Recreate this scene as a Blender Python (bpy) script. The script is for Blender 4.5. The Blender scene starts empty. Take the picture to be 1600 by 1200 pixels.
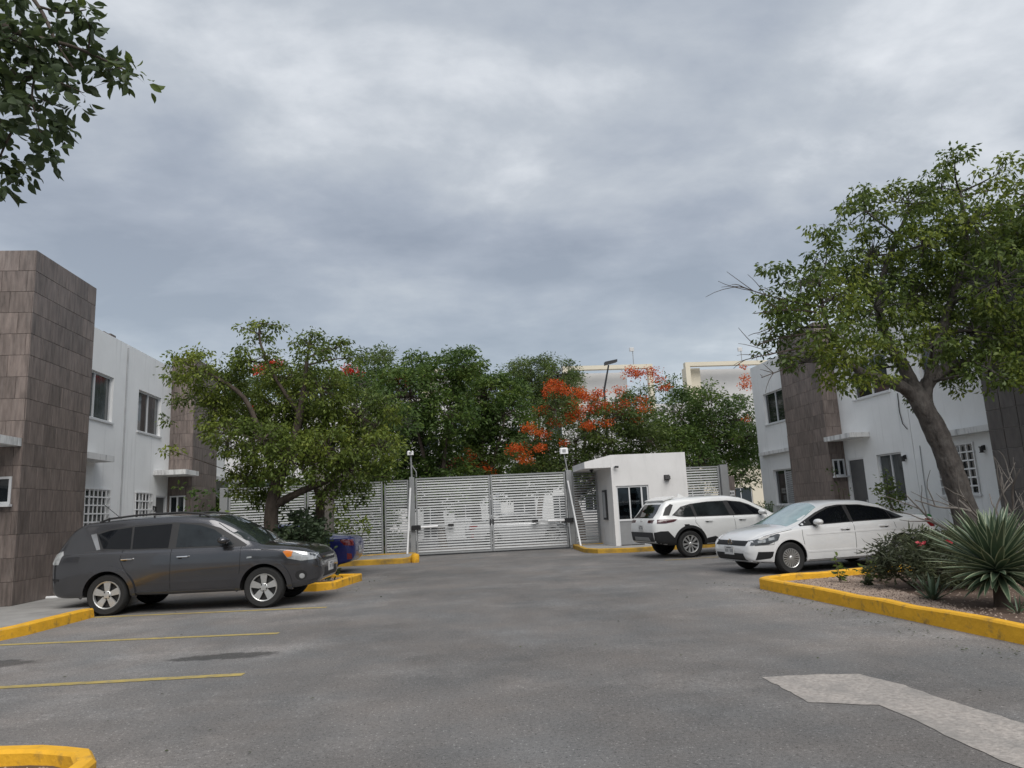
import bpy, bmesh, math, random
import numpy as np
from mathutils import Vector, Matrix, geometry
from mathutils.bvhtree import BVHTree
R = math.radians
sc = bpy.context.scene
COL = sc.collection

# ------------------------------------------------------------------ camera
HC, FPX, YAW, PITCH, ROLL = 1.45, 1109.0, R(5.798), R(10.0), R(2.7)
_f = Vector((math.sin(YAW)*math.cos(PITCH), math.cos(YAW)*math.cos(PITCH), math.sin(PITCH)))
_r0 = Vector((math.cos(YAW), -math.sin(YAW), 0)); _u0 = _r0.cross(_f)
_r = _r0*math.cos(ROLL) - _u0*math.sin(ROLL); _u = _u0*math.cos(ROLL) + _r0*math.sin(ROLL)
cam = bpy.data.objects.new('camera', bpy.data.cameras.new('camera')); COL.objects.link(cam)
cam.matrix_world = Matrix(((_r.x, _u.x, -_f.x, 0), (_r.y, _u.y, -_f.y, 0), (_r.z, _u.z, -_f.z, HC), (0, 0, 0, 1)))
cam.data.sensor_fit = 'HORIZONTAL'; cam.data.sensor_width = 36; cam.data.lens = FPX/1600*36
cam.data.clip_start = 0.05; cam.data.clip_end = 2000
sc.camera = cam

def at(px, py, Y):
    """world point seen at a photo pixel (1600x1200) on the plane y = Y"""
    d = _f + _r*((px-800)/FPX) - _u*((py-600)/FPX)
    t = Y/d.y
    return Vector((d.x*t, Y, HC + d.z*t))

# ------------------------------------------------------------------ sky, sun, exposure
SUN_EL, SUN_AZ = R(50), R(168)          # azimuth clockwise from +Y: behind the camera, a little to the right
w = bpy.data.worlds.new('World'); sc.world = w; w.use_nodes = True
nt = w.node_tree; N = nt.nodes; L = nt.links; N.clear()
def wn(t, **k):
    n = N.new(t)
    for a, b in k.items(): setattr(n, a, b)
    return n
out = wn('ShaderNodeOutputWorld'); bg = wn('ShaderNodeBackground'); L.new(bg.outputs[0], out.inputs[0])
sky = wn('ShaderNodeTexSky', sky_type='NISHITA', sun_disc=False, sun_elevation=SUN_EL, sun_rotation=SUN_AZ, dust_density=3.0)
skys = wn('ShaderNodeVectorMath', operation='SCALE'); L.new(sky.outputs[0], skys.inputs[0]); skys.inputs['Scale'].default_value = 0.07
tc = wn('ShaderNodeTexCoord'); sp = wn('ShaderNodeSeparateXYZ'); L.new(tc.outputs['Generated'], sp.inputs[0])
zc = wn('ShaderNodeMath', operation='MAXIMUM'); L.new(sp.outputs['Z'], zc.inputs[0]); zc.inputs[1].default_value = 0.0
za = wn('ShaderNodeMath', operation='ADD'); L.new(zc.outputs[0], za.inputs[0]); za.inputs[1].default_value = 0.24
dv = wn('ShaderNodeVectorMath', operation='DIVIDE'); L.new(tc.outputs['Generated'], dv.inputs[0])
cb = wn('ShaderNodeCombineXYZ')
for i in range(3): L.new(za.outputs[0], cb.inputs[i])
L.new(cb.outputs[0], dv.inputs[1])
def noise(scale, detail, rough, off, dist=0.0, sx=1.0, sy=1.0):
    mp = wn('ShaderNodeMapping'); mp.inputs['Location'].default_value = off; mp.inputs['Scale'].default_value = (sx, sy, 0.2)
    L.new(dv.outputs[0], mp.inputs[0])
    n = wn('ShaderNodeTexNoise'); n.inputs['Scale'].default_value = scale; n.inputs['Detail'].default_value = detail
    n.inputs['Roughness'].default_value = rough; n.inputs['Distortion'].default_value = dist
    L.new(mp.outputs[0], n.inputs['Vector']); return n
def wmath(op, a, b=None, clamp=False):
    m = wn('ShaderNodeMath', operation=op); m.use_clamp = clamp
    for i, v in enumerate((a, b)):
        if v is None: continue
        if isinstance(v, (int, float)): m.inputs[i].default_value = v
        else: L.new(v, m.inputs[i])
    return m.outputs[0]
n1 = noise(0.70, 5, 0.50, (12.6, 13.2, 0), 0.0, 0.9, 1.0)
n2 = noise(2.9, 8, 0.55, (7.3, 4.4, 2), 0.15, 0.85, 1.1)
n3 = noise(0.30, 2, 0.5, (4.8, 14.9, 5))
s1 = wmath('ADD', wmath('MULTIPLY', n1.outputs[0], 0.56), wmath('MULTIPLY', n2.outputs[0], 0.42))
s2 = wmath('ADD', s1, wmath('MULTIPLY', n3.outputs[0], 0.30))
rp = wn('ShaderNodeValToRGB'); L.new(s2, rp.inputs[0]); cr = rp.color_ramp
cr.elements[0].position = 0.50; cr.elements[0].color = (0.305, 0.350, 0.425, 1)
cr.elements[1].position = 0.755; cr.elements[1].color = (0.83, 0.86, 0.90, 1)
e = cr.elements.new(0.57); e.color = (0.380, 0.425, 0.500, 1)
e = cr.elements.new(0.645); e.color = (0.50, 0.542, 0.60, 1)
# thin low layer: bluer and smoother towards the horizon
hz = wn('ShaderNodeMapRange'); L.new(sp.outputs['Z'], hz.inputs[0]); hz.inputs[1].default_value = 0.02; hz.inputs[2].default_value = 0.36
hz.inputs[3].default_value = 0.85; hz.inputs[4].default_value = 0.0
mx = wn('ShaderNodeMix', data_type='RGBA'); L.new(hz.outputs[0], mx.inputs['Factor']); L.new(rp.outputs[0], mx.inputs['A']); mx.inputs['B'].default_value = (0.43, 0.515, 0.585, 1)
mx2 = wn('ShaderNodeMix', data_type='RGBA'); mx2.inputs['Factor'].default_value = 0.93; L.new(skys.outputs[0], mx2.inputs['A']); L.new(mx.outputs['Result'], mx2.inputs['B'])
L.new(mx2.outputs['Result'], bg.inputs['Color']); bg.inputs['Strength'].default_value = 0.585

sl = bpy.data.lights.new('sun', 'SUN'); sl.energy = 1.5; sl.angle = R(50); sl.color = (1.0, 0.965, 0.92)
so = bpy.data.objects.new('sun', sl); COL.objects.link(so)
sd = Vector((math.sin(SUN_AZ)*math.cos(SUN_EL), math.cos(SUN_AZ)*math.cos(SUN_EL), math.sin(SUN_EL)))
so.rotation_euler = sd.to_track_quat('Z', 'Y').to_euler(); so.location = (20, -30, 40)
vs = sc.view_settings; vs.view_transform = 'Standard'; vs.look = 'None'; vs.exposure = 0.90; vs.gamma = 1.0; vs.use_curve_mapping = False
sc.cycles.use_denoising = True
sc.cycles.max_bounces = 8; sc.cycles.transparent_max_bounces = 16

# ------------------------------------------------------------------ helpers
rng = random.Random(11)
def tag(o, label=None, cat=None, group=None, kind=None):
    if label: o['label'] = label
    if cat: o['category'] = cat
    if group: o['group'] = group
    if kind: o['kind'] = kind
    return o
def empty(name, loc=(0, 0, 0), rz=0.0, label=None, cat=None, group=None, parent=None):
    o = bpy.data.objects.new(name, None); COL.objects.link(o); o.location = loc; o.rotation_euler = (0, 0, rz)
    o.empty_display_size = 0.2
    if parent: o.parent = parent
    return tag(o, label, cat, group)
def link(name, me, parent=None, loc=None, world=False):
    o = bpy.data.objects.new(name, me); COL.objects.link(o)
    if parent is not None:
        o.parent = parent
        if world: o.matrix_parent_inverse = wmat(parent).inverted()
    if loc is not None: o.location = loc
    return o
def wmat(o):
    m = Matrix.LocRotScale(o.location, o.rotation_euler, o.scale)
    return (wmat(o.parent) @ o.matrix_parent_inverse @ m) if o.parent else m
class MB:
    def __init__(s): s.v = []; s.f = []; s.m = []; s.cur = 0
    def add(s, vs_, fs):
        b = len(s.v); s.v += [tuple(x) for x in vs_]
        for f in fs: s.f.append([b+i for i in f]); s.m.append(s.cur)
        return s
    def box(s, x0, x1, y0, y1, z0, z1):
        return s.add([(x0, y0, z0), (x1, y0, z0), (x1, y1, z0), (x0, y1, z0), (x0, y0, z1), (x1, y0, z1), (x1, y1, z1), (x0, y1, z1)],
              [(0, 3, 2, 1), (4, 5, 6, 7), (0, 1, 5, 4), (1, 2, 6, 5), (2, 3, 7, 6), (3, 0, 4, 7)])
    def bevbox(s, x0, x1, y0, y1, z0, z1, b=0.01):
        """box with chamfered vertical and top edges"""
        def ring(i, z): return [(x0+i+b, y0+i, z), (x1-i-b, y0+i, z), (x1-i, y0+i+b, z), (x1-i, y1-i-b, z), (x1-i-b, y1-i, z), (x0+i+b, y1-i, z), (x0+i, y1-i-b, z), (x0+i, y0+i+b, z)]
        rs = ring(0, z0) + ring(0, z1-b) + ring(b, z1)
        fs = [tuple(range(7, -1, -1)), tuple(range(16, 24))]
        for k in range(2):
            for i in range(8): j = (i+1) % 8; fs.append((k*8+i, k*8+j, k*8+8+j, k*8+8+i))
        return s.add(rs, fs)
    def tube(s, pts, rad, n=8, cap=True):
        pts = [Vector(p) for p in pts]
        if isinstance(rad, (int, float)): rad = [rad]*len(pts)
        rings = []; side = None
        for i, p in enumerate(pts):
            t = (pts[min(i+1, len(pts)-1)] - pts[max(i-1, 0)])
            if t.length < 1e-9: t = Vector((0, 0, 1))
            t.normalize()
            if side is None: side = t.orthogonal().normalized()
            else:
                side = side - t*side.dot(t)
                side = side.normalized() if side.length > 1e-6 else t.orthogonal().normalized()
            up = t.cross(side)
            rings += [tuple(p + (side*math.cos(2*math.pi*k/n) + up*math.sin(2*math.pi*k/n))*rad[i]) for k in range(n)]
        fs = []
        for i in range(len(pts)-1):
            for k in range(n): j = (k+1) % n; fs.append((i*n+k, i*n+j, (i+1)*n+j, (i+1)*n+k))
        if cap: fs.append(tuple(range(n-1, -1, -1))); fs.append(tuple(range((len(pts)-1)*n, len(pts)*n)))
        return s.add(rings, fs)
    def prism(s, poly, z0, z1):
        n = len(poly); vs_ = [(x, y, z0) for x, y in poly] + [(x, y, z1) for x, y in poly]
        return s.add(vs_, [tuple(range(n-1, -1, -1)), tuple(range(n, 2*n))] + [(i, (i+1) % n, n+(i+1) % n, n+i) for i in range(n)])
    def extr(s, poly3, d):
        """extrude a 3-D polygon along vector d"""
        n = len(poly3); d = Vector(d); a = [Vector(p) for p in poly3]
        return s.add([tuple(p) for p in a] + [tuple(p+d) for p in a], [tuple(range(n-1, -1, -1)), tuple(range(n, 2*n))] + [(i, (i+1) % n, n+(i+1) % n, n+i) for i in range(n)])
    def lathe(s, prof, n=32, axis='y'):
        """profile (radius, offset) round an axis"""
        vs_ = []
        for r_, o in prof:
            for k in range(n):
                a = 2*math.pi*k/n; c, q = r_*math.cos(a), r_*math.sin(a)
                vs_.append((c, o, q) if axis == 'y' else ((c, q, o) if axis == 'z' else (o, c, q)))
        fs = []
        for i in range(len(prof)-1):
            for k in range(n): j = (k+1) % n; fs.append((i*n+k, i*n+j, (i+1)*n+j, (i+1)*n+k))
        return s.add(vs_, fs)
    def mesh(s, name, mats, smooth=False):
        me = bpy.data.meshes.new(name); me.from_pydata(s.v, [], s.f)
        for m in (mats if isinstance(mats, (list, tuple)) else [mats]): me.materials.append(m)
        me.polygons.foreach_set('material_index', s.m)
        bm = bmesh.new(); bm.from_mesh(me); bmesh.ops.recalc_face_normals(bm, faces=bm.faces); bm.to_mesh(me); bm.free()
        if smooth: me.polygons.foreach_set('use_smooth', [True]*len(me.polygons)); me.set_sharp_from_angle(angle=R(38))
        me.update(); return me
    def build(s, name, mats, parent=None, smooth=False, world=False):
        return link(name, s.mesh(name, mats, smooth), parent, world=world)

# ------------------------------------------------------------------ materials
def mat(name, col, rough=0.6, metal=0.0, coat=0.0, var=0.0, vscale=4.0, bump=0.0, bscale=60.0, stretch=(1, 1, 1), spec=0.5, dirt=None, dscale=1.0, dstretch=(1, 1, 1), damt=0.5, dlo=0.5, dhi=0.75, perobj=0.0, bdist=0.01):
    m = bpy.data.materials.new(name); m.use_nodes = True; t = m.node_tree; b = t.nodes['Principled BSDF']
    b.inputs['Roughness'].default_value = rough; b.inputs['Metallic'].default_value = metal
    b.inputs['Coat Weight'].default_value = coat; b.inputs['Coat Roughness'].default_value = 0.06; b.inputs['Specular IOR Level'].default_value = spec
    c4 = (*col, 1); b.inputs['Base Color'].default_value = c4
    cur = None
    tcn = t.nodes.new('ShaderNodeTexCoord')
    oi = t.nodes.new('ShaderNodeObjectInfo') if perobj else None
    def coords(st, rand=False):
        mp = t.nodes.new('ShaderNodeMapping'); mp.inputs['Scale'].default_value = st
        t.links.new(tcn.outputs['Object'], mp.inputs[0])
        if oi is not None:
            cx = t.nodes.new('ShaderNodeMath'); cx.operation = 'MULTIPLY'; t.links.new(oi.outputs['Random'], cx.inputs[0]); cx.inputs[1].default_value = 37.0
            t.links.new(cx.outputs[0], mp.inputs['Location'])
        return mp.outputs[0]
    if var:
        n = t.nodes.new('ShaderNodeTexNoise'); n.inputs['Scale'].default_value = vscale; n.inputs['Detail'].default_value = 6; n.inputs['Roughness'].default_value = 0.62
        t.links.new(coords(stretch), n.inputs['Vector'])
        mr = t.nodes.new('ShaderNodeMapRange'); t.links.new(n.outputs[0], mr.inputs[0]); mr.inputs[1].default_value = 0.28; mr.inputs[2].default_value = 0.72
        mr.inputs[3].default_value = 1-var; mr.inputs[4].default_value = 1+var
        val = mr.outputs[0]
        if perobj:
            pr = t.nodes.new('ShaderNodeMapRange'); t.links.new(oi.outputs['Random'], pr.inputs[0]); pr.inputs[3].default_value = 1-perobj; pr.inputs[4].default_value = 1+perobj
            mu = t.nodes.new('ShaderNodeMath'); mu.operation = 'MULTIPLY'; t.links.new(val, mu.inputs[0]); t.links.new(pr.outputs[0], mu.inputs[1]); val = mu.outputs[0]
        vm = t.nodes.new('ShaderNodeVectorMath'); vm.operation = 'SCALE'; vm.inputs[0].default_value = col; t.links.new(val, vm.inputs['Scale']); cur = vm.outputs[0]
    if dirt:
        n = t.nodes.new('ShaderNodeTexNoise'); n.inputs['Scale'].default_value = dscale; n.inputs['Detail'].default_value = 7; n.inputs['Roughness'].default_value = 0.65
        t.links.new(coords(dstretch), n.inputs['Vector'])
        mr = t.nodes.new('ShaderNodeMapRange'); t.links.new(n.outputs[0], mr.inputs[0]); mr.inputs[1].default_value = dlo; mr.inputs[2].default_value = dhi; mr.inputs[4].default_value = damt
        mxn = t.nodes.new('ShaderNodeMix'); mxn.data_type = 'RGBA'; t.links.new(mr.outputs[0], mxn.inputs['Factor'])
        if cur is not None: t.links.new(cur, mxn.inputs['A'])
        else: mxn.inputs['A'].default_value = c4
        mxn.inputs['B'].default_value = (*dirt, 1); cur = mxn.outputs['Result']
    if cur is not None: t.links.new(cur, b.inputs['Base Color'])
    if bump:
        n = t.nodes.new('ShaderNodeTexNoise'); n.inputs['Scale'].default_value = bscale; n.inputs['Detail'].default_value = 4
        t.links.new(coords(stretch), n.inputs['Vector'])
        bp = t.nodes.new('ShaderNodeBump'); bp.inputs['Strength'].default_value = bump; bp.inputs['Distance'].default_value = bdist
        t.links.new(n.outputs[0], bp.inputs['Height']); t.links.new(bp.outputs[0], b.inputs['Normal'])
    return m
def leafmat(name, dark, mid, light, trans=0.36, rough=0.5, nscale=0.8):
    m = bpy.data.materials.new(name); m.use_nodes = True; t = m.node_tree; b = t.nodes['Principled BSDF']; o = t.nodes['Material Output']
    a = t.nodes.new('ShaderNodeAttribute'); a.attribute_name = 'rnd'
    tcn = t.nodes.new('ShaderNodeTexCoord'); n = t.nodes.new('ShaderNodeTexNoise'); n.inputs['Scale'].default_value = nscale; n.inputs['Detail'].default_value = 3
    t.links.new(tcn.outputs['Object'], n.inputs['Vector'])
    ad = t.nodes.new('ShaderNodeMath'); ad.operation = 'MULTIPLY_ADD'; t.links.new(a.outputs['Fac'], ad.inputs[0]); ad.inputs[1].default_value = 0.42
    mr = t.nodes.new('ShaderNodeMapRange'); t.links.new(n.outputs[0], mr.inputs[0]); mr.inputs[1].default_value = 0.32; mr.inputs[2].default_value = 0.70; mr.inputs[3].default_value = 0.0; mr.inputs[4].default_value = 0.58
    t.links.new(mr.outputs[0], ad.inputs[2])
    r = t.nodes.new('ShaderNodeValToRGB'); t.links.new(ad.outputs[0], r.inputs[0])
    r.color_ramp.elements[0].color = (*dark, 1); r.color_ramp.elements[1].color = (*light, 1); r.color_ramp.elements[1].position = 0.95
    e = r.color_ramp.elements.new(0.48); e.color = (*mid, 1)
    t.links.new(r.outputs[0], b.inputs['Base Color']); b.inputs['Roughness'].default_value = rough; b.inputs['Specular IOR Level'].default_value = 0.35
    tr = t.nodes.new('ShaderNodeBsdfTranslucent'); t.links.new(r.outputs[0], tr.inputs['Color'])
    mx = t.nodes.new('ShaderNodeMixShader'); mx.inputs[0].default_value = trans
    t.links.new(b.outputs[0], mx.inputs[1]); t.links.new(tr.outputs[0], mx.inputs[2]); t.links.new(mx.outputs[0], o.inputs['Surface'])
    return m
def glassmat(name, tint, mixf=0.5, rough=0.02):
    """tinted glazing: partly see-through with a mirror-like surface"""
    m = bpy.data.materials.new(name); m.use_nodes = True; t = m.node_tree; t.nodes.remove(t.nodes['Principled BSDF']); o = t.nodes['Material Output']
    tr = t.nodes.new('ShaderNodeBsdfTransparent'); tr.inputs[0].default_value = (*tint, 1)
    gl = t.nodes.new('ShaderNodeBsdfGlossy'); gl.inputs['Roughness'].default_value = rough; gl.inputs['Color'].default_value = (0.9, 0.95, 1.0, 1)
    fr = t.nodes.new('ShaderNodeFresnel'); fr.inputs[0].default_value = 1.5
    ad = t.nodes.new('ShaderNodeMath'); ad.operation = 'ADD'; ad.inputs[1].default_value = mixf; t.links.new(fr.outputs[0], ad.inputs[0])
    mx = t.nodes.new('ShaderNodeMixShader'); t.links.new(ad.outputs[0], mx.inputs[0]); t.links.new(tr.outputs[0], mx.inputs[1]); t.links.new(gl.outputs[0], mx.inputs[2]); t.links.new(mx.outputs[0], o.inputs['Surface'])
    return m
M = {}
M['white_wall'] = mat('white_wall', (0.80, 0.805, 0.80), 0.85, var=0.05, vscale=1.2, dirt=(0.30, 0.30, 0.29), dscale=2.2, dstretch=(1, 3.2, 0.16), damt=0.4, dlo=0.56, dhi=0.8, bump=0.15, bscale=40)
M['guard_wall'] = mat('guard_wall', (0.70, 0.69, 0.68), 0.85, var=0.06, vscale=1.0, dirt=(0.38, 0.37, 0.36), dscale=1.6, dstretch=(2.0, 2.0, 0.5), damt=0.35, dlo=0.52, dhi=0.8, bump=0.15, bscale=40)
M['canopy'] = mat('canopy', (0.68, 0.68, 0.67), 0.85, var=0.06, vscale=2, dirt=(0.10, 0.10, 0.10), dscale=3.0, dstretch=(2.5, 2.5, 0.4), damt=0.75, dlo=0.5, dhi=0.72, bump=0.15, bscale=40)
M['tile'] = mat('tile', (0.155, 0.124, 0.110), 0.55, var=0.45, vscale=3.0, stretch=(5.0, 5.0, 0.7), perobj=0.2, bump=0.25, bscale=22, dirt=(0.25, 0.215, 0.195), dscale=5, dstretch=(3, 3, 0.5), damt=0.5, dlo=0.5, dhi=0.75)
M['tile_right'] = mat('tile_right', (0.115, 0.102, 0.096), 0.5, var=0.3, vscale=3.0, stretch=(4.0, 4.0, 0.8), perobj=0.14, bump=0.2, bscale=22)
M['grout'] = mat('grout', (0.13, 0.108, 0.098), 0.9, var=0.2, vscale=5)
M['grout_light'] = mat('grout_light', (0.27, 0.26, 0.25), 0.9, var=0.2, vscale=5)
M['alu'] = mat('alu', (0.66, 0.67, 0.68), 0.45, metal=0.1)
M['glass'] = mat('glass', (0.012, 0.016, 0.019), 0.05, spec=0.8)
M['glass_soft'] = mat('glass_soft', (0.05, 0.058, 0.062), 0.08, spec=0.8, var=0.5, vscale=2.5, stretch=(1, 6, 0.5))
M['curtain'] = mat('curtain', (0.36, 0.37, 0.38), 0.8, var=0.25, vscale=8, stretch=(1, 6, 0.3))
M['screen_door'] = mat('screen_door', (0.10, 0.10, 0.10), 0.6, var=0.15, vscale=3)
M['black'] = mat('black', (0.012, 0.012, 0.013), 0.5)
M['dark_metal'] = mat('dark_metal', (0.03, 0.03, 0.032), 0.5, metal=0.3)
M['white_paint'] = mat('white_paint', (0.78, 0.78, 0.78), 0.5)
M['concrete'] = mat('concrete', (0.30, 0.29, 0.275), 0.9, var=0.16, vscale=2.5, dirt=(0.13, 0.125, 0.12), dscale=1.4, damt=0.55, dlo=0.48, dhi=0.75, bump=0.3, bscale=45)
M['yellow'] = mat('yellow', (0.76, 0.40, 0.02), 0.75, var=0.13, vscale=5, dirt=(0.17, 0.12, 0.06), dscale=5.5, damt=0.8, dlo=0.54, dhi=0.70, bump=0.7, bscale=22)
M['yellow_old'] = mat('yellow_old', (0.50, 0.29, 0.03), 0.8, var=0.2, vscale=4, dirt=(0.16, 0.12, 0.06), dscale=3, damt=0.8, dlo=0.48, dhi=0.7, bump=0.35, bscale=30)
M['line'] = mat('line', (0.42, 0.32, 0.10), 0.85, var=0.15, vscale=6, dirt=(0.17, 0.16, 0.145), dscale=9, damt=0.75, dlo=0.48, dhi=0.70, bump=0.3, bscale=80)
M['patch'] = mat('patch', (0.36, 0.325, 0.295), 0.9, var=0.34, vscale=26, dirt=(0.21, 0.20, 0.188), dscale=3.2, dstretch=(1, 0.5, 1), damt=0.75, dlo=0.43, dhi=0.66, bump=0.8, bscale=50)
M['soil'] = mat('soil', (0.11, 0.072, 0.052), 0.95, var=0.35, vscale=7, bump=0.6, bscale=30)
M['pebble'] = mat('pebble', (0.34, 0.265, 0.215), 0.85, var=0.4, vscale=18)
M['steel'] = mat('steel', (0.30, 0.308, 0.312), 0.5, metal=0.3, var=0.08, vscale=3, dirt=(0.25, 0.24, 0.22), dscale=2, damt=0.35, dlo=0.55, dhi=0.8)
M['bark'] = mat('bark', (0.075, 0.058, 0.046), 0.95, var=0.4, vscale=9, stretch=(1, 1, 0.35), bump=0.9, bscale=18, bdist=0.03)
M['bark_grey'] = mat('bark_grey', (0.075, 0.066, 0.06), 0.95, var=0.5, vscale=11, stretch=(1, 1, 0.4), bump=1.0, bscale=13, bdist=0.05, dirt=(0.14, 0.13, 0.12), dscale=6, damt=0.6, dlo=0.5, dhi=0.7)
M['bark_pale'] = mat('bark_pale', (0.15, 0.135, 0.12), 0.95, var=0.35, vscale=7, stretch=(1, 1, 0.35), bump=0.8, bscale=20)
M['leaf_r'] = leafmat('leaf_r', (0.045, 0.074, 0.021), (0.105, 0.152, 0.032), (0.26, 0.30, 0.04))
M['leaf_l'] = leafmat('leaf_l', (0.052, 0.084, 0.020), (0.125, 0.172, 0.032), (0.26, 0.30, 0.045))
M['leaf_near'] = leafmat('leaf_near', (0.040, 0.060, 0.030), (0.07, 0.10, 0.038), (0.18, 0.24, 0.04))
M['leaf_dark'] = leafmat('leaf_dark', (0.036, 0.068, 0.020), (0.080, 0.135, 0.030), (0.17, 0.23, 0.04))
M['leaf_shrub'] = leafmat('leaf_shrub', (0.022, 0.036, 0.020), (0.045, 0.068, 0.034), (0.085, 0.12, 0.05))
M['leaf_fern'] = leafmat('leaf_fern', (0.042, 0.070, 0.020), (0.088, 0.130, 0.030), (0.16, 0.21, 0.045))
M['leaf_olea'] = leafmat('leaf_olea', (0.045, 0.052, 0.032), (0.085, 0.10, 0.055), (0.16, 0.18, 0.085))
M['flower'] = leafmat('flower', (0.42, 0.045, 0.012), (0.58, 0.105, 0.015), (0.68, 0.18, 0.03), trans=0.3)
M['flower_red'] = leafmat('flower_red', (0.50, 0.02, 0.015), (0.65, 0.04, 0.025), (0.75, 0.10, 0.04), trans=0.3)
M['flower_pink'] = leafmat('flower_pink', (0.5, 0.05, 0.07), (0.6, 0.09, 0.11), (0.7, 0.2, 0.2), trans=0.3)
M['agave'] = mat('agave', (0.075, 0.115, 0.068), 0.45, var=0.15, vscale=5)
M['agave_edge'] = mat('agave_edge', (0.36, 0.40, 0.26), 0.5)
M['green_plastic'] = mat('green_plastic', (0.02, 0.20, 0.035), 0.45, var=0.1)
M['cream'] = mat('cream', (0.66, 0.60, 0.48), 0.85, var=0.06, vscale=0.4)
M['pale_grey'] = mat('pale_grey', (0.56, 0.55, 0.54), 0.85, var=0.06, vscale=0.4)
# ------------------------------------------------------------------ ground
def asphalt():
    m = bpy.data.materials.new('asphalt'); m.use_nodes = True; t = m.node_tree; b = t.nodes['Principled BSDF']; b.inputs['Roughness'].default_value = 0.9
    b.inputs['Specular IOR Level'].default_value = 0.25
    tcn = t.nodes.new('ShaderNodeTexCoord')
    def nz(scale, det, ro, st=(1, 1, 1), off=(0, 0, 0)):
        mp = t.nodes.new('ShaderNodeMapping'); mp.inputs['Scale'].default_value = st; mp.inputs['Location'].default_value = off; t.links.new(tcn.outputs['Object'], mp.inputs[0])
        n = t.nodes.new('ShaderNodeTexNoise'); n.inputs['Scale'].default_value = scale; n.inputs['Detail'].default_value = det; n.inputs['Roughness'].default_value = ro
        t.links.new(mp.outputs[0], n.inputs['Vector']); return n.outputs[0]
    def rg(x, a, b_, c, d):
        mr = t.nodes.new('ShaderNodeMapRange'); t.links.new(x, mr.inputs[0])
        for i, v in enumerate((a, b_, c, d)): mr.inputs[1+i].default_value = v
        return mr.outputs[0]
    def mu(x, y, op='MULTIPLY'):
        q = t.nodes.new('ShaderNodeMath'); q.operation = op
        for i, v in enumerate((x, y)):
            if isinstance(v, (int, float)): q.inputs[i].default_value = v
            else: t.links.new(v, q.inputs[i])
        return q.outputs[0]
    v = rg(nz(0.32, 5, 0.6), 0.3, 0.7, 0.78, 1.22)                                   # broad wear
    v = mu(v, rg(nz(1.7, 6, 0.65, (1, 0.5, 1), (5, 2, 0)), 0.3, 0.7, 0.90, 1.10))     # blotches drawn out along the traffic
    v = mu(v, rg(nz(38, 4, 0.75), 0.30, 0.70, 0.72, 1.30))                              # stones
    v = mu(v, rg(nz(170, 2, 0.6, (1, 1, 1), (3, 3, 3)), 0.3, 0.7, 0.60, 1.40))
    vo = t.nodes.new('ShaderNodeTexVoronoi'); vo.inputs['Scale'].default_value = 60; t.links.new(tcn.outputs['Object'], vo.inputs['Vector'])
    sv = t.nodes.new('ShaderNodeSeparateColor'); t.links.new(vo.outputs['Color'], sv.inputs[0])
    v = mu(v, mu(1.0, mu(rg(sv.outputs[0], 0.90, 0.94, 0, 0.8), rg(vo.outputs['Distance'], 0.25, 0.5, 1.0, 0.0)), 'ADD'))   # pale stones showing through
    v = mu(v, rg(mu(rg(sv.outputs[1], 0.88, 0.90, 0, 1.0), rg(vo.outputs['Distance'], 0.2, 0.5, 1.0, 0.0)), 0, 1, 1.0, 0.45))
    dust = mu(rg(nz(0.75, 7, 0.7, (0.7, 1.0, 1), (11, 4, 0)), 0.50, 0.66, 0.0, 1.0), rg(nz(14, 5, 0.75, (1, 1, 1), (4, 1, 0)), 0.35, 0.62, 0.0, 1.0))
    v = mu(v, rg(dust, 0, 1, 1.0, 1.5))                                                # worn dusty scuffs
    # worn, paler bays on both sides of the dark driving lane
    sx = t.nodes.new('ShaderNodeSeparateXYZ'); t.links.new(tcn.outputs['Object'], sx.inputs[0])
    lane = mu(mu(sx.outputs['X'], 1.2, 'SUBTRACT'), 0, 'ADD'); ab = t.nodes.new('ShaderNodeMath'); ab.operation = 'ABSOLUTE'; t.links.new(lane, ab.inputs[0])
    wob = mu(ab.outputs[0], rg(nz(0.5, 3, 0.6, (1, 0.4, 1), (9, 1, 0)), 0.3, 0.7, -1.1, 1.1), 'ADD')
    v = mu(v, rg(wob, 1.6, 4.2, 0.92, 1.12))
    # oil stains left by parked cars
    def stain(x, y, rx, ry, depth, seed):
        dx = mu(mu(sx.outputs['X'], x, 'SUBTRACT'), 1/rx); dy = mu(mu(sx.outputs['Y'], y, 'SUBTRACT'), 1/ry)
        d = mu(mu(dx, dx), mu(dy, dy), 'ADD')
        d = mu(d, rg(nz(5.0, 4, 0.6, (1, 1, 1), (seed, 2*seed, 0)), 0.3, 0.7, -0.45, 0.45), 'ADD')
        return rg(d, 0.55, 1.05, depth, 1.0)
    for a in ((-2.45, 8.5, 0.62, 0.20, 0.42, 3), (-5.3, 8.95, 0.7, 0.3, 0.5, 8), (-4.1, 6.0, 0.8, 0.25, 0.84, 12), (0.4, 7.6, 0.9, 0.5, 0.9, 17), (6.6, 16.2, 0.9, 0.4, 0.7, 21)):
        v = mu(v, stain(*a))
    cm = t.nodes.new('ShaderNodeMix'); cm.data_type = 'RGBA'; t.links.new(rg(nz(0.9, 4, 0.6, (1, 1, 1), (2, 8, 1)), 0.35, 0.7, 0, 1), cm.inputs['Factor'])
    cm.inputs['A'].default_value = (0.152, 0.149, 0.146, 1); cm.inputs['B'].default_value = (0.182, 0.166, 0.154, 1)
    vm = t.nodes.new('ShaderNodeVectorMath'); vm.operation = 'SCALE'; t.links.new(cm.outputs['Result'], vm.inputs[0]); t.links.new(v, vm.inputs['Scale']); t.links.new(vm.outputs[0], b.inputs['Base Color'])
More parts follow.
